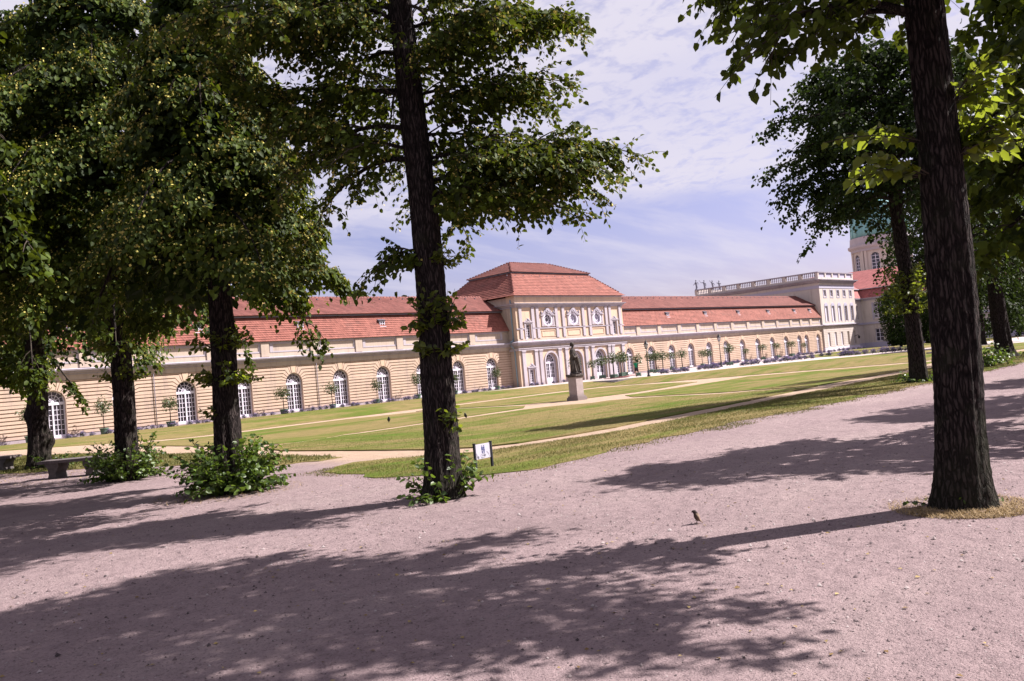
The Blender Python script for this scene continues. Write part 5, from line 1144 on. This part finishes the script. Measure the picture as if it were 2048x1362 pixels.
m.ball((.5, 0, 1.84), (.16, .22, .1)); m.tube([(-.1, -.3, 2.9), (-.16, -.3, 2.4), (-.2, -.24, 1.9)], [.06, .07, .08], 8)
o = m.build('figure', 'statue_stone', st, True); md = o.modifiers.new('one_skin', 'REMESH'); md.mode = 'VOXEL'; md.voxel_size = .02; md.use_smooth_shade = True; o.rotation_euler = (0, 0, R(-40)); o.scale = (.78, .78, 1)

# ------------------------------------------------------------------ steps in the bank
sp_ = empty('garden_steps', (64.2, 51.6, -.6), R(-12)); tag(sp_, 'short flight of dark stone steps up the curved bank behind the statue', 'steps')
for k in range(4):
    m = MB(); m.box(k*.42, 3.2, -1.9, 1.9, -.3 if k == 0 else .02+.11*k, .11*(k+1)+.02-.003); o = m.build('step', 'step_stone', sp_)
sp2 = empty('garden_steps', (78.2, 23.2, -.58), R(0)); tag(sp2, 'distant stone steps beside the broad linden at the end of the verge', 'steps')
for k in range(4):
    m = MB(); m.box(k*.5, 3.6, -3, 3, -.4 if k == 0 else .05+.12*k, .12*(k+1)+.05-.003); m.build('step', 'step_stone', sp2)

# ------------------------------------------------------------------ trees in tubs
def tub_proto(seed, h, cr_, tw, th, big, stem, lf=.16, n=420, open_=False):
    rg = np.random.default_rng(seed); root = empty('tub_tree', (0, 0, 0))
    m = MB(); a = tw/2
    if big:
        m.add([(-a*.9, -a*.9, .06), (a*.9, -a*.9, .06), (a*.9, a*.9, .06), (-a*.9, a*.9, .06), (-a, -a, th), (a, -a, th), (a, a, th), (-a, a, th)], [(3, 2, 1, 0), (4, 5, 6, 7), (0, 1, 5, 4), (1, 2, 6, 5), (2, 3, 7, 6), (3, 0, 4, 7)])
        for sx in (-1, 1):
            for sy in (-1, 1): m.box(sx*a*.92-.05, sx*a*.92+.05, sy*a*.92-.05, sy*a*.92+.05, 0, th*.5)
        for z in (th*.3, th*.8):
            s = a*(.9+.1*z/th)+.02; m.box(-s, s, -s, s, z-.03, z+.03)
    else:
        m.lathe([(a*.78, 0), (a*.8, .02), (a*.95, th*.8), (a*1.08, th*.82), (a*1.1, th), (a*.9, th), (a*.88, th-.06)], 16)
    m.build('tub', 'tub_green', root)
    m = MB(); zc = h-cr_*.8; m.tube([(0, 0, th-.08), (.03, .02, (th+zc)/2), (0, 0, zc)], [stem, stem*.85, stem*.7], 8)
    for q in range(7):
        t = q*2.4; m.tube([(0, 0, zc-.2), (cr_*.35*math.cos(t), cr_*.35*math.sin(t), zc+.1), (cr_*.75*math.cos(t), cr_*.75*math.sin(t), zc+cr_*(.1+.5*((q*37) % 7)/7))], [stem*.5, stem*.35, .012], 5)
    m.build('stem', 'bark', root, True)
    d = nrm(rg.normal(0, 1, (n, 3))); lump = 1+.22*np.sin(d[:, 0]*5+seed)+.2*np.sin(d[:, 1]*6+seed*2)+.15*np.sin(d[:, 2]*7)
    rr = cr_*lump*np.where(rg.random(n) < .75, rg.uniform(.72, 1.02, n), rg.uniform(.3, .8, n)); P = d*rr[:, None]*np.array([1, 1, .82 if not open_ else .7])+np.array([0, 0, zc+cr_*.12])
    link('crown', leaves_mesh('crown', P, d, lf, rg, .3, wid=.5), 'leaf_citrus', root)['kind'] = 'stuff'
    return root
PROT = [tub_proto(1, 2.35, .62, .62, .42, False, .035), tub_proto(2, 2.2, .58, .62, .42, False, .035), tub_proto(3, 2.9, .75, .68, .5, True, .06, .19, 520), tub_proto(4, 3.1, .85, .68, .5, True, .075, .2, 460, True), tub_proto(5, 2.5, .6, .6, .45, True, .05, .17, 420)]
used = set()
def put_tub(k, x, y, label, sc=1, rz=0, group='trees in green tubs along the orangery'):
    o = PROT[k] if k not in used else copy_tree(PROT[k]); used.add(k)
    o.location = (x, y, gz(x, y)+.02); o.scale = (sc*rt.uniform(.85, 1.15), sc*rt.uniform(.85, 1.15), sc); o.rotation_euler = (0, 0, rz); tag(o, label, 'potted tree', group); return o
ordn = ['first', 'second', 'third', 'fourth', 'fifth', 'sixth', 'seventh', 'eighth', 'ninth', 'tenth']
rt = random.Random(8)
for i, c in enumerate(WL[::-1][:10]):
    if c < 17: continue
    put_tub(i % 2, c-2.05 if i else c-.9, 62.75, 'round-headed tree in a green tub by the %s left-wing window counted from the pavilion' % ordn[i], rt.uniform(.92, 1.06), rt.uniform(0, 6))
PAV = [(2, 70.9, 59.6, 'leafy tree in a green tub before the left garden door'), (4, 75.0, 60.6, 'young tree in a green tub right behind the statue'), (3, 76.3, 60.2, 'spreading tree in a green tub before the middle garden door'),
       (2, 77.9, 58.6, 'broad tree in a green tub before the right garden door'), (3, 73.4, 56.3, 'open-crowned tree in a green tub on a dark pallet above the steps'), (3, 80.9, 60.4, 'tall tree in a green tub at the right corner of the pavilion'),
       (2, 75.0, 54.2, 'dense tree in a green tub beside the person in green')]
for k, x, y, l in PAV: put_tub(k, x, y, l, rt.uniform(.78, 1.0), rt.uniform(0, 6))
RW = [(2, 87.0, 60.9), (2, 84.3, 58.2), (3, 80.3, 54.6), (4, 94.6, 62.9), (3, 87.4, 56.6), (4, 102.2, 62.9), (2, 91.8, 55.7), (3, 95.4, 54.8), (4, 114.4, 62.9), (4, 119.6, 62.9), (4, 124.2, 62.9), (4, 129.2, 62.9), (4, 133.8, 62.9)]
RL_ = ['tree in a tub just right of the first gas lamp, nearest the wall', 'tree in a tub right of the first gas lamp, middle of three crowding there', 'open tree in a tub right of the first gas lamp, in front of its neighbours', 'slim tree in a tub before the third right-wing window', 'open tree in a tub halfway between the two gas lamps',
       'small tree in a tub before the fourth right-wing window', 'dense tree in a large tub just left of the second gas lamp', 'wide open tree in a large tub just right of the second gas lamp', 'small tub tree before the seventh right-wing window', 'small tub tree before the eighth right-wing window', 'small tub tree before the ninth right-wing window', 'small tub tree before the tenth right-wing window', 'last tub tree before the eleventh right-wing window']
for (k, x, y), l in zip(RW, RL_): put_tub(k, x, y, l, rt.uniform(.76, .98), rt.uniform(0, 6))
for x, y, l in ((73.4, 56.3, 'low dark red pallet under the open-crowned tub tree above the steps'), (77.9, 58.6, 'low dark red pallet under the tub tree before the right garden door')):
    o = empty('pallet', (x+.2, y-.2, gz(x, y)+.02)); tag(o, l, 'pallet')
    for k in range(4): m = MB(); m.box(-1.3, 1.3, -.75+.4*k, -.45+.4*k, .012, .06); m.build('board', 'pallet_red', o)
    m = MB(); m.box(-1.1, -.95, -.7, .7, 0, .011); m.box(.95, 1.1, -.7, .7, 0, .011); m.build('runner', 'pallet_red', o)

# ------------------------------------------------------------------ lavender
def lav_proto(seed):
    rg = np.random.default_rng(seed); root = empty('lavender_bush'); n = 150
    a = rg.uniform(0, 2*PI, n); e = rg.uniform(.25, 1.5, n); d = np.stack([np.cos(a)*np.cos(e), np.sin(a)*np.cos(e), np.sin(e)], 1)
    link('foliage', leaves_mesh('foliage', d*rg.uniform(.08, .34, (n, 1)), d, .16, rg, -.3, wid=.35), 'lavender_leaf', root)['kind'] = 'stuff'
    P = d[:90]*rg.uniform(.36, .5, (90, 1)); link('flowers', bits_mesh('flowers', P, .07, rg, 2), 'lavender_flower', root)['kind'] = 'stuff'
    return root
LV = [lav_proto(1), lav_proto(2), lav_proto(3)]; lu = set(); rl = random.Random(4)
def lav(x, y, group, label, s=1):
    k = rl.randrange(3); o = LV[k] if k not in lu else copy_tree(LV[k]); lu.add(k)
    s *= rl.uniform(.75, 1.15); o.location = (x, y, gz(x, y)+.02); o.scale = (s, s, s*rl.uniform(.85, 1.1)); o.rotation_euler = (0, 0, rl.uniform(0, 6)); tag(o, label, 'lavender', group)
def lav_row(P, step, group, label, gap=(), s=1):
    for (a, b) in zip(P, P[1:]):
        d = math.hypot(b[0]-a[0], b[1]-a[1]); n = max(1, int(d/step))
        for k in range(n):
            t = (k+rl.uniform(.2, .8))/n
            if rl.random() < .06: continue
            lav(a[0]+(b[0]-a[0])*t+rl.uniform(-.12, .12), a[1]+(b[1]-a[1])*t+rl.uniform(-.12, .12), group, label, s)
lav_row([(18, 62.5), (64.5, 62.5)], .82, 'lavender along the foot of the left wing', 'small lavender bush in the border below the left wing windows', s=.72)
lav_row([(66, 62.2), (72, 62.2)], .8, 'lavender along the foot of the left wing', 'small lavender bush in the border below the left wing windows', s=.72)
lav_row([(76.5, 52.4), (85.0, 49.9)], .72, 'front lavender row between the gas lamps', 'lavender bush in the front row between the two gas lamps', s=1.1)
lav_row([(87.2, 48.9), (98.0, 45.0)], .78, 'front lavender row right of the second lamp', 'lavender bush in the front row right of the second gas lamp', s=1.15)
lav_row([(98.2, 42.1), (99.8, 34.6)], .6, 'lavender row by the palace', 'lavender bush in the front row before the palace block', s=1.25)
lav_row([(89, 55.5), (109, 60.8)], 1.0, 'middle lavender row', 'lavender bush in the row between the tub trees and the front row', s=1.0)
lav_row([(100, 52), (106, 49.5), (108.5, 43.8)], .9, 'middle lavender row', 'lavender bush in the row between the tub trees and the front row', s=1.1)
lav_row([(128, 61.5), (156, 61.6)], 1.5, 'back lavender row', 'dark lavender bush at the foot of the palace block', s=1.1)

# ------------------------------------------------------------------ gas lamps
def lamp(x, y, H, label):
    o = empty('gas_lamp', (x, y, gz(x, y)+.015)); tag(o, label, 'street lamp', 'gas lamps on the terrace'); hb = H-.95
    m = MB(); m.lathe([(.17, 0), (.17, .12), (.12, .16), (.12, .55), (.09, .62), (.065, .7), (.05, 1.3), (.07, 1.33), (.045, 1.37), (.04, hb-.5), (.07, hb-.46), (.035, hb-.4), (.035, hb)], 12); m.build('post', 'iron_black', o, True)
    m = MB(); m.tube([(-.28, 0, hb-.28), (.28, 0, hb-.28)], .018, 6); m.lathe([(.04, hb), (.12, hb+.04), (.12, hb+.07)], 8)
    for k in range(6):
        a = 2*PI*k/6; m.tube([(.11*math.cos(a), .11*math.sin(a), hb+.06), (.22*math.cos(a), .22*math.sin(a), hb+.5)], .014, 5)
    m.lathe([(.235, hb+.5), (.245, hb+.53), (.13, hb+.7), (.11, hb+.72), (.12, hb+.8), (.05, hb+.86), (.03, hb+.95), (.004, hb+1.02)], 6, a0=R(0)); m.build('lantern_frame', 'iron_black', o)
    m = MB(); m.lathe([(.10, hb+.075), (.205, hb+.495)], 6); m.build('lantern_glass', 'lamp_glass', o)
lamp(71.9, 50.7, 3.75, 'black gas lamp on a tall post just right of the pavilion')
lamp(90.6, 53.2, 4.0, 'black gas lamp before the middle of the right wing')
lamp(152, 27.5, 4.2, 'distant gas lamp before the shaded palace wing')

# ------------------------------------------------------------------ toilet sign
sg = empty('toilet_sign', (10.69, 11.37, gz(10.69, 11.37)+.09), R(2)); sg.scale = (.5, .8, .675); tag(sg, 'low white sign with blue man and woman symbols between two black posts', 'sign')
hw = .43
for s in (-1, 1):
    m = MB(); x = s*hw; m.box(x-.028, x+.028, -.03, .03, -.2, .565); m.box(x-.034, x+.034, -.036, .036, .565, .58); m.build('post', 'sign_black', sg)
m = MB(); m.box(-hw+.03, hw-.03, -.008, .008, .14, .54); m.build('board', 'sign_white', sg)
def flat(name, poly, mat, y=-.011): m = MB(); m.prism(poly, y, -.0085); return m.build(name, mat, sg)
def fig(cx, woman):
    m = MB(); z = .335
    m.prism(arc(cx, z+.147, .017, 0, 340, 17), -.0115, -.0085)
    if woman: m.prism([(cx-.028, z+.122), (cx-.034, z+.075), (cx-.018, z+.07), (cx-.045, z+.022), (cx+.045, z+.022), (cx+.018, z+.07), (cx+.034, z+.075), (cx+.028, z+.122)], -.0115, -.0085)
    else: m.prism([(cx-.033, z+.122), (cx-.036, z+.04), (cx-.022, z+.03), (cx+.022, z+.03), (cx+.036, z+.04), (cx+.033, z+.122)], -.0115, -.0085)
    for s in (-1, 1): m.box(cx+s*.014-.009, cx+s*.014+.009, -.0115, -.0085, z-.05, z+.019)
    m.build('woman_symbol' if woman else 'man_symbol', 'sign_blue', sg)
fig(-.045, False); fig(.05, True)
m = MB(); m.box(-.08, .05, -.0115, -.0085, .212, .222); m.prism([(.045, .195), (.095, .217), (.045, .239)], -.0115, -.0085); m.build('arrow', 'sign_black', sg)
m = MB(); rs = random.Random(2)
for pts in ([(-.34, .30), (-.32, .20), (-.29, .16), (-.28, .24), (-.27, .155)], [(-.24, .22), (-.235, .16)], [(-.14, .20), (-.13, .25), (-.06, .265), (.03, .262), (.1, .25), (.12, .21), (.06, .175), (-.05, .165), (-.12, .18)], [(.16, .30), (.2, .31), (.26, .27), (.28, .22)], [(-.1, .15), (-.095, .17)], [(.3, .175), (.33, .18)]):
    m.tube([(x, -.0105, z) for x, z in pts], .0032, 4)
m.build('scribble', 'sign_black', sg)

# ------------------------------------------------------------------ benches of stone feet and boards
def bench(x, y, rz, label):
    o = empty('garden_bench', (x, y, gz(x, y)), rz); tag(o, label, 'bench', 'stone-footed benches under the left trees')
    for k in range(4):
        m = MB(); m.box(-.85, .85, -.31+.158*k, -.16+.158*k, .40, .475); m.build('plank', 'wood_bench', o)
    for s in (-1, 1):
        m = MB(); prof = [(-.12, -.02), (.14, -.02), (.10, .12), (.12, .26), (.20, .36), (.20, .398), (-.16, .398), (-.16, .3), (-.08, .14)]
        m.closed_y([(s*.48+a*s, z) for a, z in prof], -.26, .28); m.build('stone_foot', 'bench_stone', o)
bench(7.85, 24.0, R(-46), 'weathered bench on two stone feet between two trunks on the left'); bench(7.6, 31.0, R(-46), 'farther stone-footed bench at the left edge of the picture')

# ------------------------------------------------------------------ person in green behind a tub
pe = empty('person', (76.6, 55.6, gz(76.6, 55.6)+.02), R(200)); tag(pe, 'person in green shirt and dark shorts standing behind a tub tree', 'person')
def skin(name, verts, edges, rad, mat, parent, root=0, sub=1):
    me = bpy.data.meshes.new(name); me.from_pydata(verts, edges, []); o = link(name, me, mat, parent)
    md = o.modifiers.new('skin', 'SKIN'); md.use_smooth_shade = True
    for i, r_ in enumerate(rad): me.skin_vertices[0].data[i].radius = r_ if isinstance(r_, tuple) else (r_, r_)
    me.skin_vertices[0].data[root].use_root = True
    s = o.modifiers.new('sub', 'SUBSURF'); s.levels = sub; s.render_levels = sub; return o
Vb = [(0, 0, .95), (0, 0, 1.15), (0, 0, 1.38), (0, 0, 1.5), (.02, 0, 1.62), (.02, 0, 1.74), (0, .10, .9), (.02, .11, .5), (0, .11, .08), (.12, .11, .03), (0, -.10, .9), (.03, -.11, .5), (0, -.12, .08), (.12, -.12, .03), (0, .19, 1.4), (.02, .25, 1.12), (.12, .2, .92), (0, -.19, 1.4), (.02, -.25, 1.12), (.14, -.2, .95)]
Eb = [(0, 1), (1, 2), (2, 3), (3, 4), (4, 5), (0, 6), (6, 7), (7, 8), (8, 9), (0, 10), (10, 11), (11, 12), (12, 13), (2, 14), (14, 15), (15, 16), (2, 17), (17, 18), (18, 19)]
skin('body', Vb, Eb, [.13, .12, .13, .055, .09, .08, .085, .06, .042, .035, .085, .06, .042, .035, .06, .045, .032, .06, .045, .032], 'skin', pe)
m = MB(); m.lathe([(.17, .92), (.165, 1.1), (.19, 1.35), (.16, 1.46), (.07, 1.5)], 14)
for s in (-1, 1): m.tube([(0, .15*s, 1.42), (.01, .23*s, 1.25)], [.085, .075], 10)
m.build('shirt', 'shirt_green', pe, True)
m = MB(); m.lathe([(.165, .8), (.175, .95)], 14)
for s in (-1, 1): m.tube([(0, .09*s, .9), (.01, .11*s, .52)], [.105, .1], 10)
m.build('shorts', 'shorts_dark', pe, True)
m = MB(); m.ball((.0, 0, 1.72), (.105, .095, .09)); m.build('hair', 'shorts_dark', pe, True)

# ------------------------------------------------------------------ birds
def bird_mesh():
    m = MB(); ring = [(-.028, .112, .006), (-.022, .114, .013), (-.008, .110, .019), (.002, .094, .021), (.008, .074, .027), (.014, .056, .027), (.024, .040, .020), (.034, .028, .011), (.050, .013, .008), (.062, .004, .0075)]
    n = 14; vs = []
    for k, (x, z, r_) in enumerate(ring):
        a = ring[max(0, k-1)]; b = ring[min(len(ring)-1, k+1)]; t = Vector((b[0]-a[0], 0, b[1]-a[1])).normalized(); u = Vector((t.z, 0, -t.x))
        for i in range(n): q = 2*PI*i/n; vs.append(tuple(Vector((x, 0, z))+u*r_*math.cos(q)*(.45 if k > 7 else 1)+Vector((0, 1, 0))*r_*math.sin(q)*(1.2 if k > 7 else .95)))
    m.add(vs, [(k*n+i, k*n+(i+1) % n, (k+1)*n+(i+1) % n, (k+1)*n+i) for k in range(len(ring)-1) for i in range(n)]+[tuple(range(n-1, -1, -1)), tuple((len(ring)-1)*n+i for i in range(n))])
    m.tube([(-.026, 0, .112), (-.042, 0, .109)], [.006, .0012], 8)
    for s in (-1, 1):
        m.tube([(.006, .009*s, .045), (.010, .011*s, .022), (.002, .012*s, .004)], [.008, .0026, .0026], 6)
        for a in (-.5, 0, .5): m.tube([(.002, .012*s, .004), (-.016*math.cos(a), .012*s+.016*math.sin(a), .0025)], .002, 5)
        m.tube([(.002, .012*s, .004), (.014, .012*s, .0025)], .002, 5)
        m.tube([(-.004, .017*s, .092), (.012, .024*s, .064), (.034, .014*s, .026)], [.008, .014, .005], 8)
    return m.mesh('sparrow')
bm_ = bird_mesh(); bm_.materials.append(MATS['sparrow_feather'])
def bird(name, x, y, rz, s, label, mat=None, cat='bird', group=None):
    me = bm_ if mat is None else bm_.copy()
    if mat: me.materials.clear(); me.materials.append(MATS[mat])
    o = bpy.data.objects.new(name, me); COL.objects.link(o); o.location = (x, y, gz(x, y)+(.035 if mat else .002)); o.rotation_euler = (0, 0, rz); o.scale = (s, s, s)
    md = o.modifiers.new('one_skin', 'REMESH'); md.mode = 'VOXEL'; md.voxel_size = .0022; md.use_smooth_shade = True; tag(o, label, cat, group); return o
bird('sparrow', 7.49, 4.87, R(-40), 1.12, 'small brown sparrow standing upright on the sunlit gravel')
bird('crow', 29.1, 38.4, R(60), 2.6, 'dark bird standing upright on the lawn left of the middle trunk', 'crow_black')
bird('crow', 31.7, 38.4, R(-150), 2.6, 'dark bird on the lawn just beside the middle trunk', 'crow_black')
bird('crow', 29.9, 32.9, R(20), 2.4, 'dark bird on the sandy path just right of the middle trunk', 'crow_black')

# ------------------------------------------------------------------ grass, pebbles and litter
def in_poly(P, x, y):
    inside = np.zeros(len(x), bool); n = len(P)
    for i in range(n):
        x1, y1 = P[i]; x2, y2 = P[(i+1) % n]; c = ((y1 > y) != (y2 > y)) & (x < (x2-x1)*(y-y1)/(y2-y1+1e-12)+x1); inside ^= c
    return inside
def blades(name, P, n, ln, seed, mat, dens=None, zoff=.03, label=None, cat='grass', w=.009):
    rg = np.random.default_rng(seed); A = np.array(P); lo_ = A.min(0); hi = A.max(0); x = rg.uniform(lo_[0], hi[0], n*3); y = rg.uniform(lo_[1], hi[1], n*3); k = in_poly(P, x, y)
    if dens is not None: k &= rg.random(len(x)) < dens(x, y)
    x = x[k][:n]; y = y[k][:n]; n = len(x); z = hgt(x, y)+zoff-.01; l = ln*rg.uniform(.45, 1.25, n)
    a = rg.uniform(0, 2*PI, n); tilt = rg.normal(0, .5, (n, 2)); wd = w*rg.uniform(.6, 1.4, n)*np.clip(np.hypot(x, y)/18, .8, 2.5)
    b = np.stack([x, y, z], 1); s = np.stack([np.cos(a)*wd, np.sin(a)*wd, a*0], 1); tip = b+np.stack([tilt[:, 0]*l, tilt[:, 1]*l, l], 1)
    V = np.stack([b-s, b+s, tip], 1).reshape(-1, 3); o = link(name, np_mesh(name, V, np.arange(3*n).reshape(-1, 3), np.repeat(rg.random(n), 3)), mat); tag(o, label, cat, kind='stuff'); return o
near = lambda x, y: np.clip(1.3-np.hypot(x-10, y-11)/42, .12, 1)
vfac = lambda x, y: np.clip(1.3-np.hypot(x-10, y-11)/42, .12, 1)*np.clip((y-9.75+.25*np.sin(x*1.9)+.2*np.sin(x*5.3+1))/.9, 0, 1)*np.clip((x-9.1+.2*np.sin(y*3.1))/.8, 0, 1)*(.55+.45*np.sin(x*1.3+2*np.sin(y*1.7))*np.sin(y*2.1))
vp_ = [(9.0, 9.7), (60, 9.8), (60, 15.6), (45, 15.2), (31, 14.2), (21, 13.5), (17, 13.2), (13.5, 14.6), (12.2, 16.0), (9.2, 15.5)]
blades('grass', vp_, 120000, .042, 1, 'grass_blade', vfac, .01, label='rough grass blades of the verge beside the gravel', w=.006)
blades('dry_grass', vp_, 24000, .045, 11, 'straw', lambda x, y: vfac(x, y)*.8, .01, 'dry brown blades among the verge grass', w=.005)
blades('grass', OUT['S'], 70000, .028, 2, 'grass_blade', lambda x, y: np.clip(1.2-np.hypot(x-13, y-15)/30, .1, 1), label='short mown grass blades of the front lawn')
blades('grass', OUT['G'], 40000, .05, 3, 'grass_blade', None, label='grass blades of the strip behind the benches')
edge = [(9.2, 9.6), (14, 9.9), (24, 9.7), (40, 9.6), (40, 10.9), (24, 11.2), (14.5, 11.3), (11, 10.9), (10.3, 12.5), (10.6, 15), (9.3, 15.6), (9.0, 12)]
blades('dry_grass', edge, 7000, .04, 4, 'straw', lambda x, y: .5+0*x, .0, 'withered straw-coloured grass along the edge of the verge')
rg = np.random.default_rng(7)
def ring_blades(c, r0, r1, n, seed, label, aim=None):
    g = np.random.default_rng(seed); a = g.uniform(0, 2*PI, n); rr = g.uniform(r0, r1, n)
    if aim is not None: a = aim+g.normal(0, .9, n)
    x = c[0]+rr*np.cos(a); y = c[1]+rr*np.sin(a); z = hgt(x, y); d = g.uniform(0, 2*PI, n); l = g.uniform(.03, .12, n)
    b = np.stack([x, y, z+.002], 1); s = np.stack([-np.sin(d), np.cos(d), d*0], 1)*.004; tip = b+np.stack([np.cos(d)*l, np.sin(d)*l, g.uniform(.004, .05, n)], 1)
    V = np.stack([b-s, b+s, tip], 1).reshape(-1, 3); o = link('dry_grass', np_mesh('dry_grass', V, np.arange(3*n).reshape(-1, 3), np.repeat(g.random(n), 3)), 'straw'); tag(o, label, 'dry grass', kind='stuff')
ring_blades((9.07, 2.8), .36, .68, 2600, 1, 'withered grass round the foot of the nearest trunk', math.atan2(-2.8, -9.07)+.1)
ring_blades((9.07, 2.8), .36, .65, 600, 2, 'withered grass behind the foot of the nearest trunk', RT*PI/180)
ring_blades((7.32, 14.5), .5, 1.3, 900, 3, 'withered grass round the wide bush of shoots'); ring_blades((8.3, 28), .5, 3.0, 2500, 4, 'dry litter under the knobbly linden')
n = 30000; d = 2.3+14*rg.random(n)**1.5; a = R(45.87)+R(36)*rg.uniform(-1, 1, n); x = d*np.sin(a); y = d*np.cos(a); k = ~((x > 9.6) & (y > 10.2)); x, y = x[k], y[k]; n = len(x)
s = np.clip(.0042*np.exp(rg.normal(0, .5, n)), .002, .017)*np.clip(d[k]/5, .8, 1.6); z = hgt(x, y)
O = np.array([[1, 0, 0], [-.5, .87, 0], [-.5, -.87, 0], [.1, .1, .8], [0, 0, -.5]])
rot = rg.uniform(0, 2*PI, n); c_, s_ = np.cos(rot), np.sin(rot); Vp = O[None]*s[:, None, None]*rg.uniform(.7, 1.3, (n, 5, 1)); Vp = np.stack([Vp[..., 0]*c_[:, None]-Vp[..., 1]*s_[:, None], Vp[..., 0]*s_[:, None]+Vp[..., 1]*c_[:, None], Vp[..., 2]], -1)+np.stack([x, y, z+s*.2], 1)[:, None]
I = np.arange(n)[:, None]*5; F = np.concatenate([I+np.array([[0, 1, 3]]), I+np.array([[1, 2, 3]]), I+np.array([[2, 0, 3]])], 0)
tag(link('pebbles', np_mesh('pebbles', Vp.reshape(-1, 3), F, np.repeat(rg.random(n), 5)), 'pebble'), 'loose grit and small stones scattered on the gravel', 'pebbles', kind='stuff')
def litter(name, x, y, size, seed, mat, label):
    g = np.random.default_rng(seed); n = len(x); P = np.stack([x, y, hgt(x, y)+.008], 1); T = nrm(np.stack([g.normal(0, 1, n), g.normal(0, 1, n), np.zeros(n)], 1))
    a = T; nn = nrm(UP+g.normal(0, .25, (n, 3))); lat = np.cross(a, nn); L = size*g.uniform(.5, 1.1, (n, 1))
    V = np.stack([P, P+a*L*.5+lat*L*.32+nn*.006, P+a*L, P+a*L*.5-lat*L*.32+nn*.004], 1).reshape(-1, 3)
    tag(link(name, np_mesh(name, V, np.arange(4*n).reshape(-1, 4), np.repeat(g.random(n), 4)), mat), label, 'fallen leaves', kind='stuff')
n = 420; d = 2.5+13*rg.random(n); a = R(45.87)+R(34)*rg.uniform(-1, 1, n); litter('fallen_leaves', d*np.sin(a), d*np.cos(a), .045, 1, 'litter', 'scattered yellowed leaves lying on the gravel')
n = 1500; litter('fallen_leaves', rg.uniform(6, 11, n), rg.uniform(22, 34, n), .06, 2, 'litter', 'fallen bracts and leaves littering the ground by the benches')
n = 500; x = rg.uniform(9.5, 26, n); litter('fallen_leaves', x, 10.3+rg.random(n)*1.6, .05, 3, 'litter', 'yellow leaves caught in the edge of the verge')
